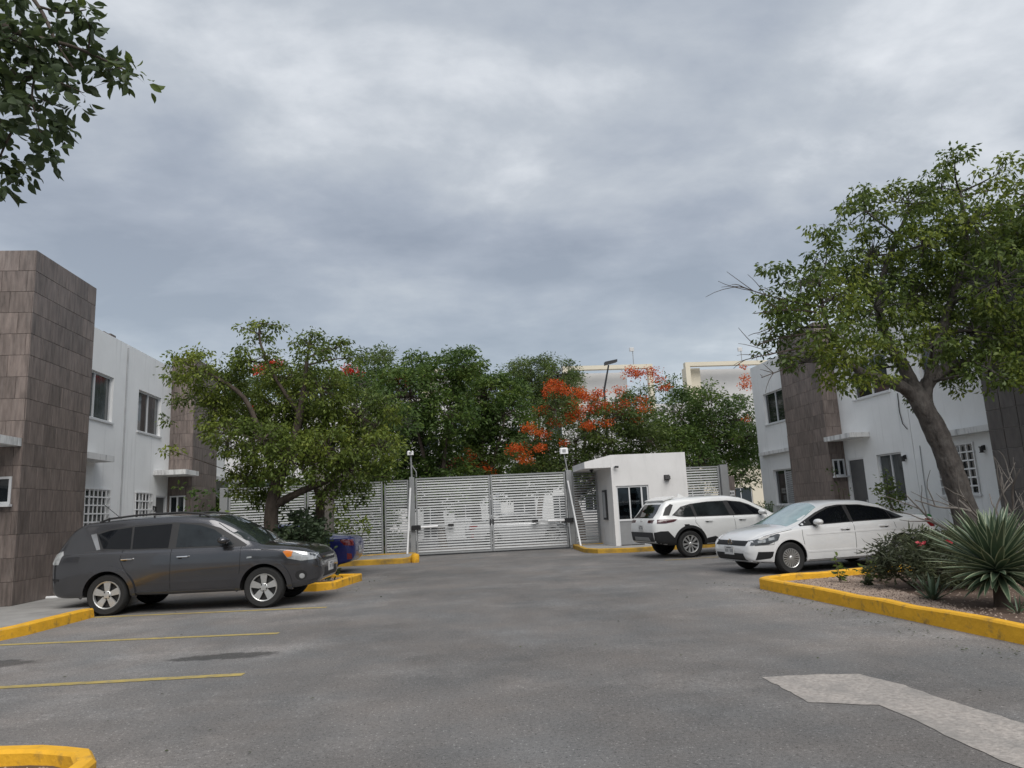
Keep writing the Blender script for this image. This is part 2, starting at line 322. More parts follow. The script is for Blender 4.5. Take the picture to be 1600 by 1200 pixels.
    bp = t.nodes.new('ShaderNodeBump'); bp.inputs['Strength'].default_value = 0.55; bp.inputs['Distance'].default_value = 0.008; t.links.new(nz(90, 4, 0.7), bp.inputs['Height']); t.links.new(bp.outputs[0], b.inputs['Normal'])
    return m
M['asphalt'] = asphalt()
def struct(o): o['kind'] = 'structure'; return o
struct(MB().add([(-400, -60, 0), (400, -60, 0), (400, 700, 0), (-400, 700, 0)], [(0, 1, 2, 3)]).build('ground', M['asphalt']))

def inset(poly, d):
    n = len(poly); res = []
    for i in range(n):
        a, b, c = (Vector(poly[k % n]) for k in (i-1, i, i+1))
        e1 = (b-a).normalized(); e2 = (c-b).normalized()
        n1 = Vector((-e1.y, e1.x)); n2 = Vector((-e2.y, e2.x)); bi = (n1+n2); bi = bi/max(0.35, bi.length_squared/2)
        res.append((b.x+bi.x*d, b.y+bi.y*d))
    return res
def wob_ring(pts, step=0.5):
    o = []
    for i in range(len(pts)):
        a, b = Vector(pts[i]), Vector(pts[(i+1) % len(pts)]); n = max(1, int((b-a).length/step))
        for k in range(n): o.append(tuple(a.lerp(b, k/n)))
    return o
def kerb_ring(poly, h=0.15, wd=0.15, m='yellow', name='kerb', jit=0.006):
    """kerb running round an island (counter-clockwise outline), a little uneven as cast by hand"""
    p = wob_ring(poly); r_ = random.Random(len(p)*7+int(p[0][0]*10))
    p = [(x+r_.uniform(-jit, jit), y+r_.uniform(-jit, jit)) for x, y in p]
    wd *= 0.85; q = inset(p, wd); c1 = inset(p, 0.018); c2 = inset(p, wd-0.018); n = len(p)
    hz_ = [h+r_.uniform(-0.010, 0.010) for _ in p]
    vs_ = [(x, y, -0.05) for x, y in p] + [(x, y, hh-0.02) for (x, y), hh in zip(p, hz_)] + [(x, y, hh) for (x, y), hh in zip(c1, hz_)] + [(x, y, hh) for (x, y), hh in zip(c2, hz_)] + [(x, y, hh-0.02) for (x, y), hh in zip(q, hz_)] + [(x, y, 0.0) for x, y in q]
    fs = []
    for k in range(5):
        for i in range(n): j = (i+1) % n; fs.append((k*n+i, k*n+j, (k+1)*n+j, (k+1)*n+i))
    struct(MB().add(vs_, fs).build(name, M[m], smooth=True)); return q
def sheet(name, poly, z, m):
    return struct(MB().add([(x, y, z) for x, y in poly], [tuple(range(len(poly)))]).build(name, M[m]))
def inside(p, poly):
    x, y = p; c = False; n = len(poly)
    for i in range(n):
        (x1, y1), (x2, y2) = poly[i], poly[(i+1) % n]
        if (y1 > y) != (y2 > y) and x < (x2-x1)*(y-y1)/(y2-y1)+x1: c = not c
    return c
def pebbles(name, poly, z, n, size, label, seed, m='pebble', region=None):
    r_ = random.Random(seed); mb = MB(); xs = [p[0] for p in poly]; ys = [p[1] for p in poly]; k = 0; tries = 0
    while k < n and tries < n*12:
        tries += 1; x, y = r_.uniform(min(xs), max(xs)), r_.uniform(min(ys), max(ys))
        if not inside((x, y), poly) or (region and r_.random() > region(x, y)): continue
        s = size*r_.uniform(0.5, 1.3); a = r_.uniform(0, 6.3)
        vs_ = [(x+s*math.cos(a+q*1.57)*r_.uniform(.7, 1.1), y+s*math.sin(a+q*1.57)*r_.uniform(.7, 1.1), z-0.002) for q in range(4)] + [(x+r_.uniform(-.3, .3)*s, y+r_.uniform(-.3, .3)*s, z+s*r_.uniform(.5, .9))]
        mb.add(vs_, [(0, 1, 4), (1, 2, 4), (2, 3, 4), (3, 0, 4)]); k += 1
    o = mb.build(name, M[m]); tag(o, label, 'gravel', kind='stuff'); return o
# islands and planters
right_bed = [(5.38, 4.4), (12.4, 4.4), (12.4, 13.2), (9.8, 12.55), (5.25, 11.75), (5.03, 11.45)]
q = kerb_ring(right_bed, 0.17, 0.15, 'yellow', 'planter_kerb')
sheet('planter_bed', q, 0.07, 'soil')
pebbles('gravel', inset(right_bed, 0.17), 0.07, 9000, 0.016, 'tan gravel in the planter at the white sedan', 5, region=lambda x, y: 1.0 if (x-5.2)+(11.6-y)*0.25 < 1.6 and y > 7.5 else (0.10 if x < 6.2 else 0.03))
left_isl = [(-6.1, 16.75), (-4.2, 16.35), (-2.95, 15.3), (-2.62, 15.15), (-2.28, 15.4), (-1.93, 17.05), (-2.05, 17.3), (-6.1, 18.4)]
q = kerb_ring(left_isl, 0.16, 0.14, 'yellow', 'island_kerb')
sheet('island_bed', q, 0.08, 'soil')
pebbles('gravel', inset(left_isl, 0.16), 0.08, 2500, 0.016, 'reddish gravel in the kerbed island beside the grey car', 6)
near_isl = [(-7.5, 2.9), (-2.2, 2.9), (-2.05, 3.1), (-2.02, 4.42), (-2.05, 4.64), (-2.16, 4.82), (-2.34, 4.95), (-2.52, 5.0), (-7.5, 5.50)]
q = kerb_ring(near_isl, 0.15, 0.13, 'yellow', 'near_kerb', 0.004)
sheet('near_bed', q, 0.06, 'soil')
pebbles('gravel', inset(near_isl, 0.15), 0.06, 3000, 0.014, 'straw coloured mulch in the nearest kerbed island', 7, region=lambda x, y: 1.0 if x > -3.6 and y > 4.2 else 0.1)
# left pavement with its yellow kerb
pav = [(-9.2, -8), (-6.32, -8), (-6.32, 10.2), (-6.02, 11.2), (-5.90, 13.6), (-6.1, 15.4), (-6.1, 17.85), (-6.1, 25.2), (-9.2, 25.2)]
edge = [(-6.32, 5.45), (-6.32, 10.2), (-6.02, 11.2), (-5.90, 12.95)]
struct(MB().prism([(x, y) for x, y in pav], -0.05, 0.14).build('pavement', M['concrete']))
mb = MB(); n = 0
for i in range(len(edge)-1):
    a, b = Vector(edge[i]), Vector(edge[i+1]); k = max(2, int((b-a).length/0.4))
    for j in range(k+(1 if i == len(edge)-2 else 0)):
        p = a.lerp(b, j/k); jx = rng.uniform(-.006, .006); h = 0.152+rng.uniform(-.006, .006)
        mb.v += [(p.x+0.03+jx, p.y, -0.03), (p.x+0.012+jx, p.y, h-0.02), (p.x-0.01+jx, p.y, h), (p.x-0.15, p.y, h), (p.x-0.15, p.y, 0.1)]; n += 1
for i in range(n-1):
    for k in range(4): mb.f.append([i*5+k, (i+1)*5+k, (i+1)*5+k+1, i*5+k+1]); mb.m.append(0)
struct(mb.build('pavement_kerb', M['yellow'], smooth=True))
# islands at the gate
gl = [(-6.05, 22.3), (-1.25, 22.15), (-1.0, 22.4), (-1.0, 25.0), (-1.16, 25.2), (-6.05, 25.2)]
q = kerb_ring(gl, 0.16, 0.16, 'yellow_old', 'gate_island_kerb'); struct(MB().prism(q, -0.02, 0.13).build('gate_island_top', M['concrete']))
gr = [(4.42, 25.1), (4.34, 22.6), (4.62, 21.9), (5.6, 21.55), (11.6, 22.3), (11.6, 25.2), (4.6, 25.2)]
q = kerb_ring(gr, 0.14, 0.16, 'yellow_old', 'guard_island_kerb'); struct(MB().prism(q, -0.02, 0.12).build('guard_island_top', M['concrete']))
# right pavement in front of the houses
struct(MB().prism([(10.9, 13.3), (12.6, 13.3), (12.6, 27.3), (10.9, 27.3)], -0.02, 0.12).build('house_pavement', M['concrete']))
# bay lines, concrete patch
def stripe(a, b, wd=0.115, z=0.004):
    a, b = Vector(a), Vector(b); d = (b-a).normalized(); s = Vector((-d.y, d.x))*wd/2; n = 24; l, r_ = [], []
    for i in range(n+1):
        p = a.lerp(b, i/n); l.append((p.x+s.x+rng.uniform(-.006, .006), p.y+s.y+rng.uniform(-.006, .006), z)); r_.append((p.x-s.x+rng.uniform(-.006, .006), p.y-s.y+rng.uniform(-.006, .006), z))
    mb = MB().add(l+r_, [(i, i+1, n+2+i, n+1+i) for i in range(n)])
    struct(mb.build('bay_line', M['line']))
stripe((-5.95, 7.72), (-1.98, 7.45)); stripe((-6.2, 10.45), (-2.2, 9.92)); stripe((-5.9, 12.92), (-1.98, 12.40))
stripe((5.5, 18.0), (8.0, 18.2), 0.09)
pp = [(2.55, 5.94), (2.95, 5.90), (3.31, 5.80), (3.42, 5.4), (3.44, 4.9), (3.52, 4.35), (3.72, 3.4), (3.95, 2.4), (3.2, 2.3), (3.05, 3.0), (2.98, 3.55), (2.92, 3.85), (2.93, 4.2), (2.96, 4.6), (2.93, 4.95), (2.72, 5.06), (2.53, 5.15)]
pp = wob_ring(pp, 0.09); pp = [(x+rng.uniform(-.014, .014), y+rng.uniform(-.014, .014)) for x, y in pp]
sheet('concrete_patch', pp, 0.004, 'patch')
# ------------------------------------------------------------------ houses
class Face:
    """a wall plane: origin, unit u (along the wall) and n (outwards)"""
    def __init__(s, o, u, n): s.o, s.u, s.n = Vector(o), Vector(u), Vector(n)
    def p(s, u, z, d=0.0): return s.o + s.u*u + s.n*d + Vector((0, 0, z))
    def box(s, mb, u0, u1, z0, z1, d0, d1):
        c = [s.p(u, z, d) for z in (z0, z1) for (u, d) in ((u0, d0), (u1, d0), (u1, d1), (u0, d1))]
        mb.add(c, [(0, 3, 2, 1), (4, 5, 6, 7), (0, 1, 5, 4), (1, 2, 6, 5), (2, 3, 7, 6), (3, 0, 4, 7)])
def panel(mb, F, u0, u1, z0, z1, holes, th=0.15):
    """wall slab with rectangular openings (u0,u1,z0,z1)"""
    us = sorted({u0, u1, *[h[0] for h in holes], *[h[1] for h in holes]}); zs = sorted({z0, z1, *[h[2] for h in holes], *[h[3] for h in holes]})
    for i in range(len(us)-1):
        for j in range(len(zs)-1):
            cu, cz = (us[i]+us[i+1])/2, (zs[j]+zs[j+1])/2
            if any(h[0] < cu < h[1] and h[2] < cz < h[3] for h in holes): continue
            for d in (0, -th): mb.add([F.p(us[i], zs[j], d), F.p(us[i+1], zs[j], d), F.p(us[i+1], zs[j+1], d), F.p(us[i], zs[j+1], d)], [(0, 1, 2, 3)])
    for h in list(holes) + [(u0, u1, z0, z1)]:
        c = [(h[0], h[2]), (h[1], h[2]), (h[1], h[3]), (h[0], h[3])]
        for k in range(4):
            a, b = c[k], c[(k+1) % 4]; mb.add([F.p(*a, 0), F.p(*b, 0), F.p(*b, -th), F.p(*a, -th)], [(0, 1, 2, 3)])
def window(root, F, u0, u1, z0, z1, n=2, grille=None, curtain=False, louvre=False, label=None, glass='glass', recess=0.07):
    mb = MB(); fw = 0.045; d0, d1 = -recess-0.05, -recess
    F.box(mb, u0, u1, z0, z0+fw, d0, d1); F.box(mb, u0, u1, z1-fw, z1, d0, d1)
    F.box(mb, u0, u0+fw, z0+fw, z1-fw, d0, d1); F.box(mb, u1-fw, u1, z0+fw, z1-fw, d0, d1)
    for k in range(1, n): c = u0+(u1-u0)*k/n; F.box(mb, c-fw*.55, c+fw*.55, z0+fw, z1-fw, d0, d1+0.004)
    F.box(mb, u0-0.05, u1+0.05, z0-0.05, z0-0.003, -0.06, 0.045)
    wo = mb.build('window', M['alu'], root, world=True)
    if label: wo['label'] = label
    for k in range(n):
        a, b = u0+(u1-u0)*k/n, u0+(u1-u0)*(k+1)/n; mb = MB(); F.box(mb, a+fw*.6, b-fw*.6, z0+fw*.8, z1-fw*.8, d0+0.012, d0+0.022)
        mb.build('pane', M['glass_soft' if (curtain and k % 2 == 1) else glass], wo, world=True)
    if curtain:
        mb = MB(); m_ = 28; a, b = u0+0.08, u1-0.08; pts = []
        for i in range(m_+1): pts.append((a+(b-a)*i/m_, -0.02*(i % 2)))
        for i in range(m_):
            mb.add([F.p(pts[i][0], z0+.06, d0-0.05+pts[i][1]), F.p(pts[i+1][0], z0+.06, d0-0.05+pts[i+1][1]), F.p(pts[i+1][0], z1-.06, d0-0.05+pts[i+1][1]), F.p(pts[i][0], z1-.06, d0-0.05+pts[i][1])], [(0, 1, 2, 3)])
        mb.build('curtain', M['curtain'], wo, world=True)
    if louvre:
        k = int((z1-z0)/0.075); a, b = (u0+(u1-u0)/2+fw, u1-fw) if louvre > 0 else (u0+fw, u0+(u1-u0)/2-fw)
        for i in range(k):
            z = z0+fw+0.02+i*0.072
            if z > z1-fw-.05: break
            mb = MB(); F.box(mb, a, b, z, z+0.05, d1+0.002, d1+0.012); mb.build('louvre_slat', M['curtain'], wo, world=True)
    if grille:
        nu, nz_ = grille; mb = MB()
        for i in range(nu+1): c = u0+(u1-u0)*i/nu; F.box(mb, c-0.016, c+0.016, z0-0.02, z1+0.02, 0.012, 0.034)
        for j in range(nz_+1): c = z0+(z1-z0)*j/nz_; F.box(mb, u0-0.03, u1+0.03, c-0.018, c+0.018, 0.016, 0.042)
        mb.build('grille', M['white_paint'], wo, world=True)
    return wo
_tm = {}
def tiles(part, F, u0, u1, z0, z1, tu, tz, m, holes=(), stagger=True, gap=0.005):
    """individual cladding tiles on a face; cut where an opening or edge falls"""
    nr = max(1, round((z1-z0)/tz)); tz = (z1-z0)/nr; r_ = random.Random(int(u0*31+z1*17+F.o.x*7))
    for j in range(nr):
        za, zb = z0+j*tz, z0+(j+1)*tz; u = u0 - (tu*((j*0.37) % 1.0) if stagger else 0)
        while u < u1-0.02:
            a, b = max(u, u0), min(u+tu, u1); u += tu
            if u1-b < 0.06: b = u1; u = u1
            if b-a < 0.03: continue
            segs = [(a, b, za, zb)]
            for h in holes:
                ns = []
                for (p, q_, s_, t_) in segs:
                    if q_ <= h[0] or p >= h[1] or t_ <= h[2] or s_ >= h[3]: ns.append((p, q_, s_, t_)); continue
                    if p < h[0]: ns.append((p, h[0], s_, t_))
                    if q_ > h[1]: ns.append((h[1], q_, s_, t_))
                    pp_, qq = max(p, h[0]), min(q_, h[1])
                    if s_ < h[2]: ns.append((pp_, qq, s_, h[2]))
                    if t_ > h[3]: ns.append((pp_, qq, h[3], t_))
                segs = ns
            for (p, q_, s_, t_) in segs:
                if q_-p < 0.03 or t_-s_ < 0.03: continue
                wd, hh = round(q_-p-gap, 3), round(t_-s_-gap, 3); key = (wd, hh, m, tuple(F.u), tuple(F.n))
                if key not in _tm:
                    L_ = Face((0, 0, 0), F.u, F.n); mb = MB(); e = 0.004
                    c = [L_.p(u_, z_, d_) for d_, k in ((0, 0), (0.010, 0), (0.014, e)) for (u_, z_) in ((-wd/2+k, -hh/2+k), (wd/2-k, -hh/2+k), (wd/2-k, hh/2-k), (-wd/2+k, hh/2-k))]
                    mb.add(c, [(8, 9, 10, 11)] + [(k*4+i, k*4+(i+1) % 4, k*4+4+(i+1) % 4, k*4+4+i) for k in range(2) for i in range(4)]); _tm[key] = mb.mesh('tile', M[m])
                o = link('tile', _tm[key], part); o.matrix_parent_inverse = wmat(part).inverted(); o.location = F.p((p+q_)/2, (s_+t_)/2, r_.uniform(0.0, 0.0015))
def lantern(name, p, n, label, cat='wall lamp', parent=None):
    n = Vector(n); s = Vector((-n.y, n.x, 0)); p = Vector(p); F = Face(p, s, n); mb = MB()
    F.box(mb, -0.03, 0.03, -0.06, 0.06, 0.0, 0.015); F.box(mb, -0.01, 0.01, 0.03, 0.05, 0.015, 0.07)
    F.box(mb, -0.04, 0.04, 0.01, 0.03, 0.04, 0.12); F.box(mb, -0.028, 0.028, -0.10, 0.01, 0.052, 0.108); F.box(mb, -0.04, 0.04, -0.115, -0.10, 0.04, 0.12)
    return tag(mb.build(name, M['dark_metal']), label, cat)
def house_body(root, F, u0, u1, z1, holes, depth=7.0, z0=0.0):
    mb = MB(); panel(mb, F, u0, u1, z0, z1, holes, 0.18)
    # side and back walls, roof slab set below the parapet
    for a, b in ((u0, u0+0.15), (u1-0.15, u1)): F.box(mb, a+0.001, b-0.001, z0, z1-0.002, -depth, -0.181)
    F.box(mb, u0+0.15, u1-0.15, z0, z1-0.002, -depth, -depth+0.15)
    F.box(mb, u0+0.15, u1-0.15, z1-0.5, z1-0.35, -depth+0.15, -0.181)
    return mb.build('wall', M['white_wall'], root, world=True)
def slab(root, F, u0, u1, z0, z1, d0, d1, label=None):
    mb = MB(); F.box(mb, u0, u1, z0, z1, d0, d1); o = mb.build('canopy', M['canopy'], root, world=True)
    if label: o['label'] = label
    return o
def door(root, F, u0, u1, z0, z1, m, frame='alu', kick=False, label=None):
    mb = MB(); fw = 0.05
    F.box(mb, u0, u0+fw, z0, z1, -0.11, -0.02); F.box(mb, u1-fw, u1, z0, z1, -0.11, -0.02); F.box(mb, u0+fw, u1-fw, z1-fw, z1, -0.11, -0.02)
    if kick: F.box(mb, u0+fw, u1-fw, z0+0.42, z0+0.50, -0.10, -0.035)
    o = mb.build('door', M[frame], root, world=True)
    if label: o['label'] = label
    mb = MB(); F.box(mb, u0+fw, u1-fw, z0, z1-fw, -0.09, -0.06); mb.build('leaf', M[m], o, world=True)
    mb = MB(); F.box(mb, u1-fw-0.1, u1-fw-0.07, z0+0.95, z0+1.1, -0.055, -0.02); mb.build('handle', M['alu'], o, world=True)
# --- left, near house
FL = Face((-8.88, 0, 0), (0, 1, 0), (1, 0, 0))
h1 = empty('house', (-8.88, 15.4, 0), 0, 'white house at the left edge with a tall brown tiled tower in front', 'house')
ho = [(18.15, 19.98, 4.25, 5.48), (18.25, 20.04, 1.20, 2.46), (12.3, 13.2, 0.14, 2.4), (9.2, 11.2, 1.2, 2.46), (9.2, 11.2, 4.25, 5.48)]
house_body(h1, FL, 6.0, 20.72, 6.60, ho)
window(h1, FL, 18.15, 19.98, 4.25, 5.48, 2, glass='glass_soft'); window(h1, FL, 18.25, 20.04, 1.20, 2.46, 2, grille=(8, 6))
window(h1, FL, 9.2, 11.2, 1.2, 2.46, 2, grille=(8, 6)); window(h1, FL, 9.2, 11.2, 4.25, 5.48, 2); door(h1, FL, 12.3, 13.2, 0.14, 2.4, 'screen_door')
tw = MB().box(-8.879, -7.90, 14.2, 16.65, 0.1, 6.94).build('tower', M['grout'], h1, world=True)
tiles(tw, Face((-7.90, 0, 0), (0, 1, 0), (1, 0, 0)), 14.2-0.014, 16.65, 0.14, 6.94, 0.47, 0.425, 'tile')
tiles(tw, Face((0, 14.2, 0), (1, 0, 0), (0, -1, 0)), -8.88, -7.90+0.0, 0.14, 6.94, 0.47, 0.425, 'tile', holes=[(-8.72, -8.03, 1.98, 2.49), (-8.88, -7.90, 3.05, 3.2)])
Fs = Face((0, 14.2, 0), (1, 0, 0), (0, -1, 0)); Fs2 = Face((0, 14.10, 0), (1, 0, 0), (0, -1, 0))
window(h1, Fs2, -8.72, -8.03, 1.98, 2.49, 2)
slab(h1, Face((0, 14.18, 0), (1, 0, 0), (0, -1, 0)), -8.875, -7.905, 3.05, 3.2, 0, 1.35, 'stained white canopy slab over the front door')
slab(h1, FL, 16.68, 19.2, 3.12, 3.27, 0.002, 0.46)
tag(MB().tube([(-8.86, 20.73, 0.1), (-8.86, 20.73, 6.5)], 0.02, 8).build('downpipe', M['curtain']), 'thin grey downpipe on the left houses\' white wall', 'pipe')
mb = MB(); mb.tube([(-7.55, 15.35, 0.155), (-7.3, 15.35, 0.155)], 0.05, 10).tube([(-7.36, 15.35, 0.155), (-7.36, 15.35, 0.245)], 0.045, 10).tube([(-7.26, 15.35, 0.155), (-7.20, 15.35, 0.155)], 0.06, 10)
mb.tube([(-7.89, 15.35, 0.155), (-7.55, 15.35, 0.155)], 0.03, 8)
tag(mb.build('drain_pipe', M['white_paint']), 'short white plastic drain pipe lying at the foot of the tiled tower', 'pipe')
# --- left, far house
h2 = empty('house', (-8.88, 25, 0), 0, 'white house behind the left tree with second brown tiled tower', 'house')
ho = [(21.6, 23.3, 4.22, 5.45), (21.65, 22.83, 1.2, 2.44), (23.18, 24.0, 0.14, 2.38), (27.4, 28.8, 4.22, 5.45)]
house_body(h2, FL, 20.74, 30.1, 6.60, ho)
window(h2, FL, 21.6, 23.3, 4.22, 5.45, 2, curtain=True); window(h2, FL, 21.65, 22.83, 1.2, 2.44, 2, grille=(5, 5)); window(h2, FL, 27.4, 28.8, 4.22, 5.45, 2)
door(h2, FL, 23.18, 24.0, 0.14, 2.38, 'screen_door', label='dark grey front door')
tw = MB().box(-8.879, -8.15, 24.11, 26.6, 0.1, 6.94).build('tower', M['grout'], h2, world=True)
tiles(tw, Face((-8.15, 0, 0), (0, 1, 0), (1, 0, 0)), 24.11-0.014, 26.6, 0.14, 6.94, 0.47, 0.425, 'tile')
tiles(tw, Face((0, 24.11, 0), (1, 0, 0), (0, -1, 0)), -8.88, -8.15, 0.14, 6.94, 0.47, 0.425, 'tile', holes=[(-8.80, -8.32, 1.79, 2.38)])
window(h2, Face((0, 24.0, 0), (1, 0, 0), (0, -1, 0)), -8.80, -8.32, 1.79, 2.38, 2)
slab(h2, FL, 22.9, 24.10, 2.99, 3.14, 0.002, 0.95)
slab(h2, FL, 27.0, 30.0, 3.0, 3.15, 0.002, 0.6)
lantern('wall_lamp', (-8.878, 22.98, 2.0), (1, 0, 0), 'small black wall lamp between the barred window and door on the left')
# rubble on the left roof edge
mb = MB(); mb.box(-9.02, -8.92, 19.75, 20.05, 6.60, 6.68).tube([(-9.0, 19.5, 6.66), (-8.95, 20.2, 6.60)], 0.03, 6)
tag(mb.build('roof_debris', M['grout']), 'dark bit of debris lying on the left roof edge', 'debris')
# --- right houses
FR = Face((12.5, 0, 0), (0, -1, 0), (-1, 0, 0))     # u = -Y
def Y(a, b): return (-b, -a)
h3 = empty('house', (12.5, 22.5, 0), 0, 'white house behind the parked white cars with brown tiled tower and streaked wall', 'house')
ho = [(*Y(24.6, 26.35), 4.21, 5.40), (*Y(24.6, 26.2), 1.15, 2.45), (*Y(18.55, 20.3), 4.24, 5.40), (*Y(20.22, 21.12), 0.14, 2.50), (*Y(18.44, 19.57), 1.15, 2.51)]
house_body(h3, FR, *Y(17.9, 27.23), 6.62, ho)
window(h3, FR, *Y(24.6, 26.35), 4.21, 5.40, 2); window(h3, FR, *Y(24.6, 26.2), 1.15, 2.45, 2, louvre=1)
window(h3, FR, *Y(18.55, 20.3), 4.24, 5.40, 2, curtain=True); window(h3, FR, *Y(18.44, 19.57), 1.15, 2.51, 2, glass='glass_soft')
door(h3, FR, *Y(20.22, 21.12), 0.14, 2.50, 'screen_door', frame='white_paint', kick=True, label='grey screen door in a white frame')
tw = MB().box(12.0, 12.499, 21.2, 23.75, 0.1, 6.94).build('tower', M['grout'], h3, world=True)
tiles(tw, Face((12.0, 0, 0), (0, -1, 0), (-1, 0, 0)), *Y(21.2-0.014, 23.75), 0.14, 6.94, 0.51, 0.425, 'tile')
tiles(tw, Face((0, 21.2, 0), (1, 0, 0), (0, -1, 0)), 12.0, 12.5, 0.14, 6.94, 0.51, 0.425, 'tile', holes=[(12.06, 12.45, 2.0, 2.52)])
window(h3, Face((0, 21.1, 0), (1, 0, 0), (0, -1, 0)), 12.06, 12.45, 2.0, 2.52, 2)
slab(h3, FR, *Y(19.75, 21.195), 3.07, 3.21, 0.002, 0.62, 'stained white canopy slab over the door')
slab(h3, FR, *Y(23.8, 26.9), 3.05, 3.17, 0.002, 0.18)
lantern('wall_lamp', (12.498, 18.25, 2.35), (-1, 0, 0), 'black wall lamp right of the tall two-pane window')
h4 = empty('house', (12.5, 14.5, 0), 0, 'white house at the right edge behind the leaning tree trunk', 'house')
ho = [(*Y(15.72, 17.0), 1.29, 2.50), (*Y(15.8, 17.2), 4.24, 5.40)]
house_body(h4, FR, *Y(6.0, 17.88), 6.62, ho)
window(h4, FR, *Y(15.72, 17.0), 1.29, 2.50, 2, grille=(6, 6)); window(h4, FR, *Y(15.8, 17.2), 4.24, 5.40, 2)
tw = MB().box(12.0, 12.499, 11.6, 14.55, 0.1, 6.94).build('tower', M['grout_light'], h4, world=True)
tw['label'] = 'grey brown tiled tower with pale joints'
tiles(tw, Face((12.0, 0, 0), (0, -1, 0), (-1, 0, 0)), *Y(11.6, 14.55), 0.1, 6.94, 0.43, 0.43, 'tile_right', stagger=False, gap=0.012)
slab(h4, FR, *Y(14.56, 16.65), 2.70, 2.84, 0.002, 0.28, 'stained white canopy slab beside the right tower')
lantern('wall_lamp', (12.498, 15.38, 2.35), (-1, 0, 0), 'black wall lamp between the barred window and the right tower')

tag(MB().tube([(12.485, 18.2, 4.1), (12.48, 18.22, 3.6), (12.475, 18.15, 3.25), (12.47, 17.98, 3.08)], .012, 6).build('wall_cable', M['black']), 'loose dark cable hanging on the streaked white wall at right', 'cable')
tag(MB().tube([(12.485, 17.6, 2.6), (12.48, 17.62, 1.8), (12.485, 17.6, 0.2)], .012, 6).build('wall_cable', M['curtain']), 'thin grey conduit running down the right house wall', 'cable')

# ------------------------------------------------------------------ gate and fence
_sl = {}
def slat(parent, x0, x1, z, y, hgt=0.064):
    wd = round(x1-x0, 3)
    if (wd, hgt) not in _sl:
        mb = MB(); h = hgt/2; t = 0.010     # a shallow folded blade, tilted like a louvre
        pr = [(-0.016, -h), (-0.006, -h), (0.012, 0), (0.020, h), (0.010, h), (0.000, 0)]
        mb.add([(-wd/2, a, b) for a, b in pr] + [(wd/2, a, b) for a, b in pr], [(0, 1, 2, 3, 4, 5), (11, 10, 9, 8, 7, 6)] + [(i, (i+1) % 6, 6+(i+1) % 6, 6+i) for i in range(6)])
        _sl[(wd, hgt)] = mb.mesh('slat', M['steel'])
    o = link('slat', _sl[(wd, hgt)], parent); o.location = ((x0+x1)/2-parent.location.x, y-parent.location.y, z-parent.location.z)
    o.rotation_euler = (rng.uniform(-.10, .10), 0, 0)
def slat_panel(name, label, cat, x0, x1, y, z0, z1, n, group=None, mid=None):
    e = empty(name, ((x0+x1)/2, y, z0), 0, label, cat, group)
    mb = MB(); fw = 0.055; X0, X1 = x0-e.location.x, x1-e.location.x; H = z1-z0
    mb.box(X0, X0+fw, -0.03, 0.03, 0, H).box(X1-fw, X1, -0.03, 0.03, 0, H).box(X0+fw, X1-fw, -0.028, 0.028, H-0.05, H).box(X0+fw, X1-fw, -0.028, 0.028, 0, 0.05)
    for c in (mid or []): mb.box(c-e.location.x-0.03, c-e.location.x+0.03, 0.032, 0.07, 0.05, H-0.05)
    mb.build('frame', M['steel'], e)
    p = (H-0.12)/n
    for i in range(n): slat(e, x0+fw, x1-fw, z0+0.06+p*(i+0.5), y, p*0.56)
    return e
GY = 25.4
g1 = slat_panel('gate_leaf', 'left leaf of the wide silver slatted entrance gate', 'gate', -1.00, 1.622, GY, 0.05, 2.68, 28, 'entrance gate leaves')
g2 = slat_panel('gate_leaf', 'right leaf of the silver slatted gate, next to guard house', 'gate', 1.645, 4.33, GY, 0.05, 2.69, 28, 'entrance gate leaves')
for g, s in ((g1, 1), (g2, -1)):
    mb = MB(); X = 1.30 if s > 0 else -1.33
    mb.box(X-0.05 if s > 0 else X, X if s > 0 else X+0.05, -0.05, -0.032, 0.9, 1.1); mb.build('lock_plate', M['dark_metal'], g)
def arm(root, x_post, sgn, label):
    e = empty('gate_opener', (x_post, GY-0.14, 0.98), 0, label, 'gate opener')
    MB().bevbox(-0.16, 0.16, -0.07, 0.05, -0.08, 0.08, 0.02).build('motor', M['black'], e)
    MB().tube([(sgn*0.15, 0, 0), (sgn*0.75, 0.02, 0.01)], 0.04, 10).build('tube', M['white_paint'], e, smooth=True)
    MB().tube([(sgn*0.75, 0.02, 0.01), (sgn*1.15, 0.03, 0.03)], 0.022, 8).build('rod', M['steel'], e, smooth=True)
    MB().box(min(sgn*1.1, sgn*1.3), max(sgn*1.1, sgn*1.3), -0.02, 0.07, -0.01, 0.07).build('bracket', M['black'], e)
arm(None, -1.0, 1, 'black and white opener arm on the left gate leaf')
arm(None, 4.36, -1, 'black and white opener arm on the right gate leaf')
def post(x, y, h, s, label, z0=0.0):
    return tag(MB().bevbox(x-s, x+s, y-s, y+s, z0, h, 0.008).build('gate_post', M['steel']), label, 'post', 'gate posts')
post(-1.12, GY, 2.72, 0.09, 'square grey post at the left gate hinge')
post(4.46, GY, 2.74, 0.10, 'square grey post at the right gate hinge')
slat_panel('slatted_fence', 'narrow slatted fence panel directly left of the gate', 'fence', -2.08, -1.24, GY+0.02, 0.12, 2.64, 27, 'slatted fence panels')
slat_panel('slatted_fence', 'long slatted fence panel behind the blue car', 'fence', -4.72, -2.14, GY+0.02, 0.12, 2.62, 27, 'slatted fence panels')
slat_panel('slatted_fence', 'long slatted fence panel behind the left tree trunk', 'fence', -7.34, -4.76, GY+0.02, 0.12, 2.60, 27, 'slatted fence panels')
slat_panel('slatted_fence', 'slatted fence panel between the gate and guard house', 'fence', 4.58, 5.48, GY+0.02, 0.12, 2.66, 27, 'slatted fence panels')
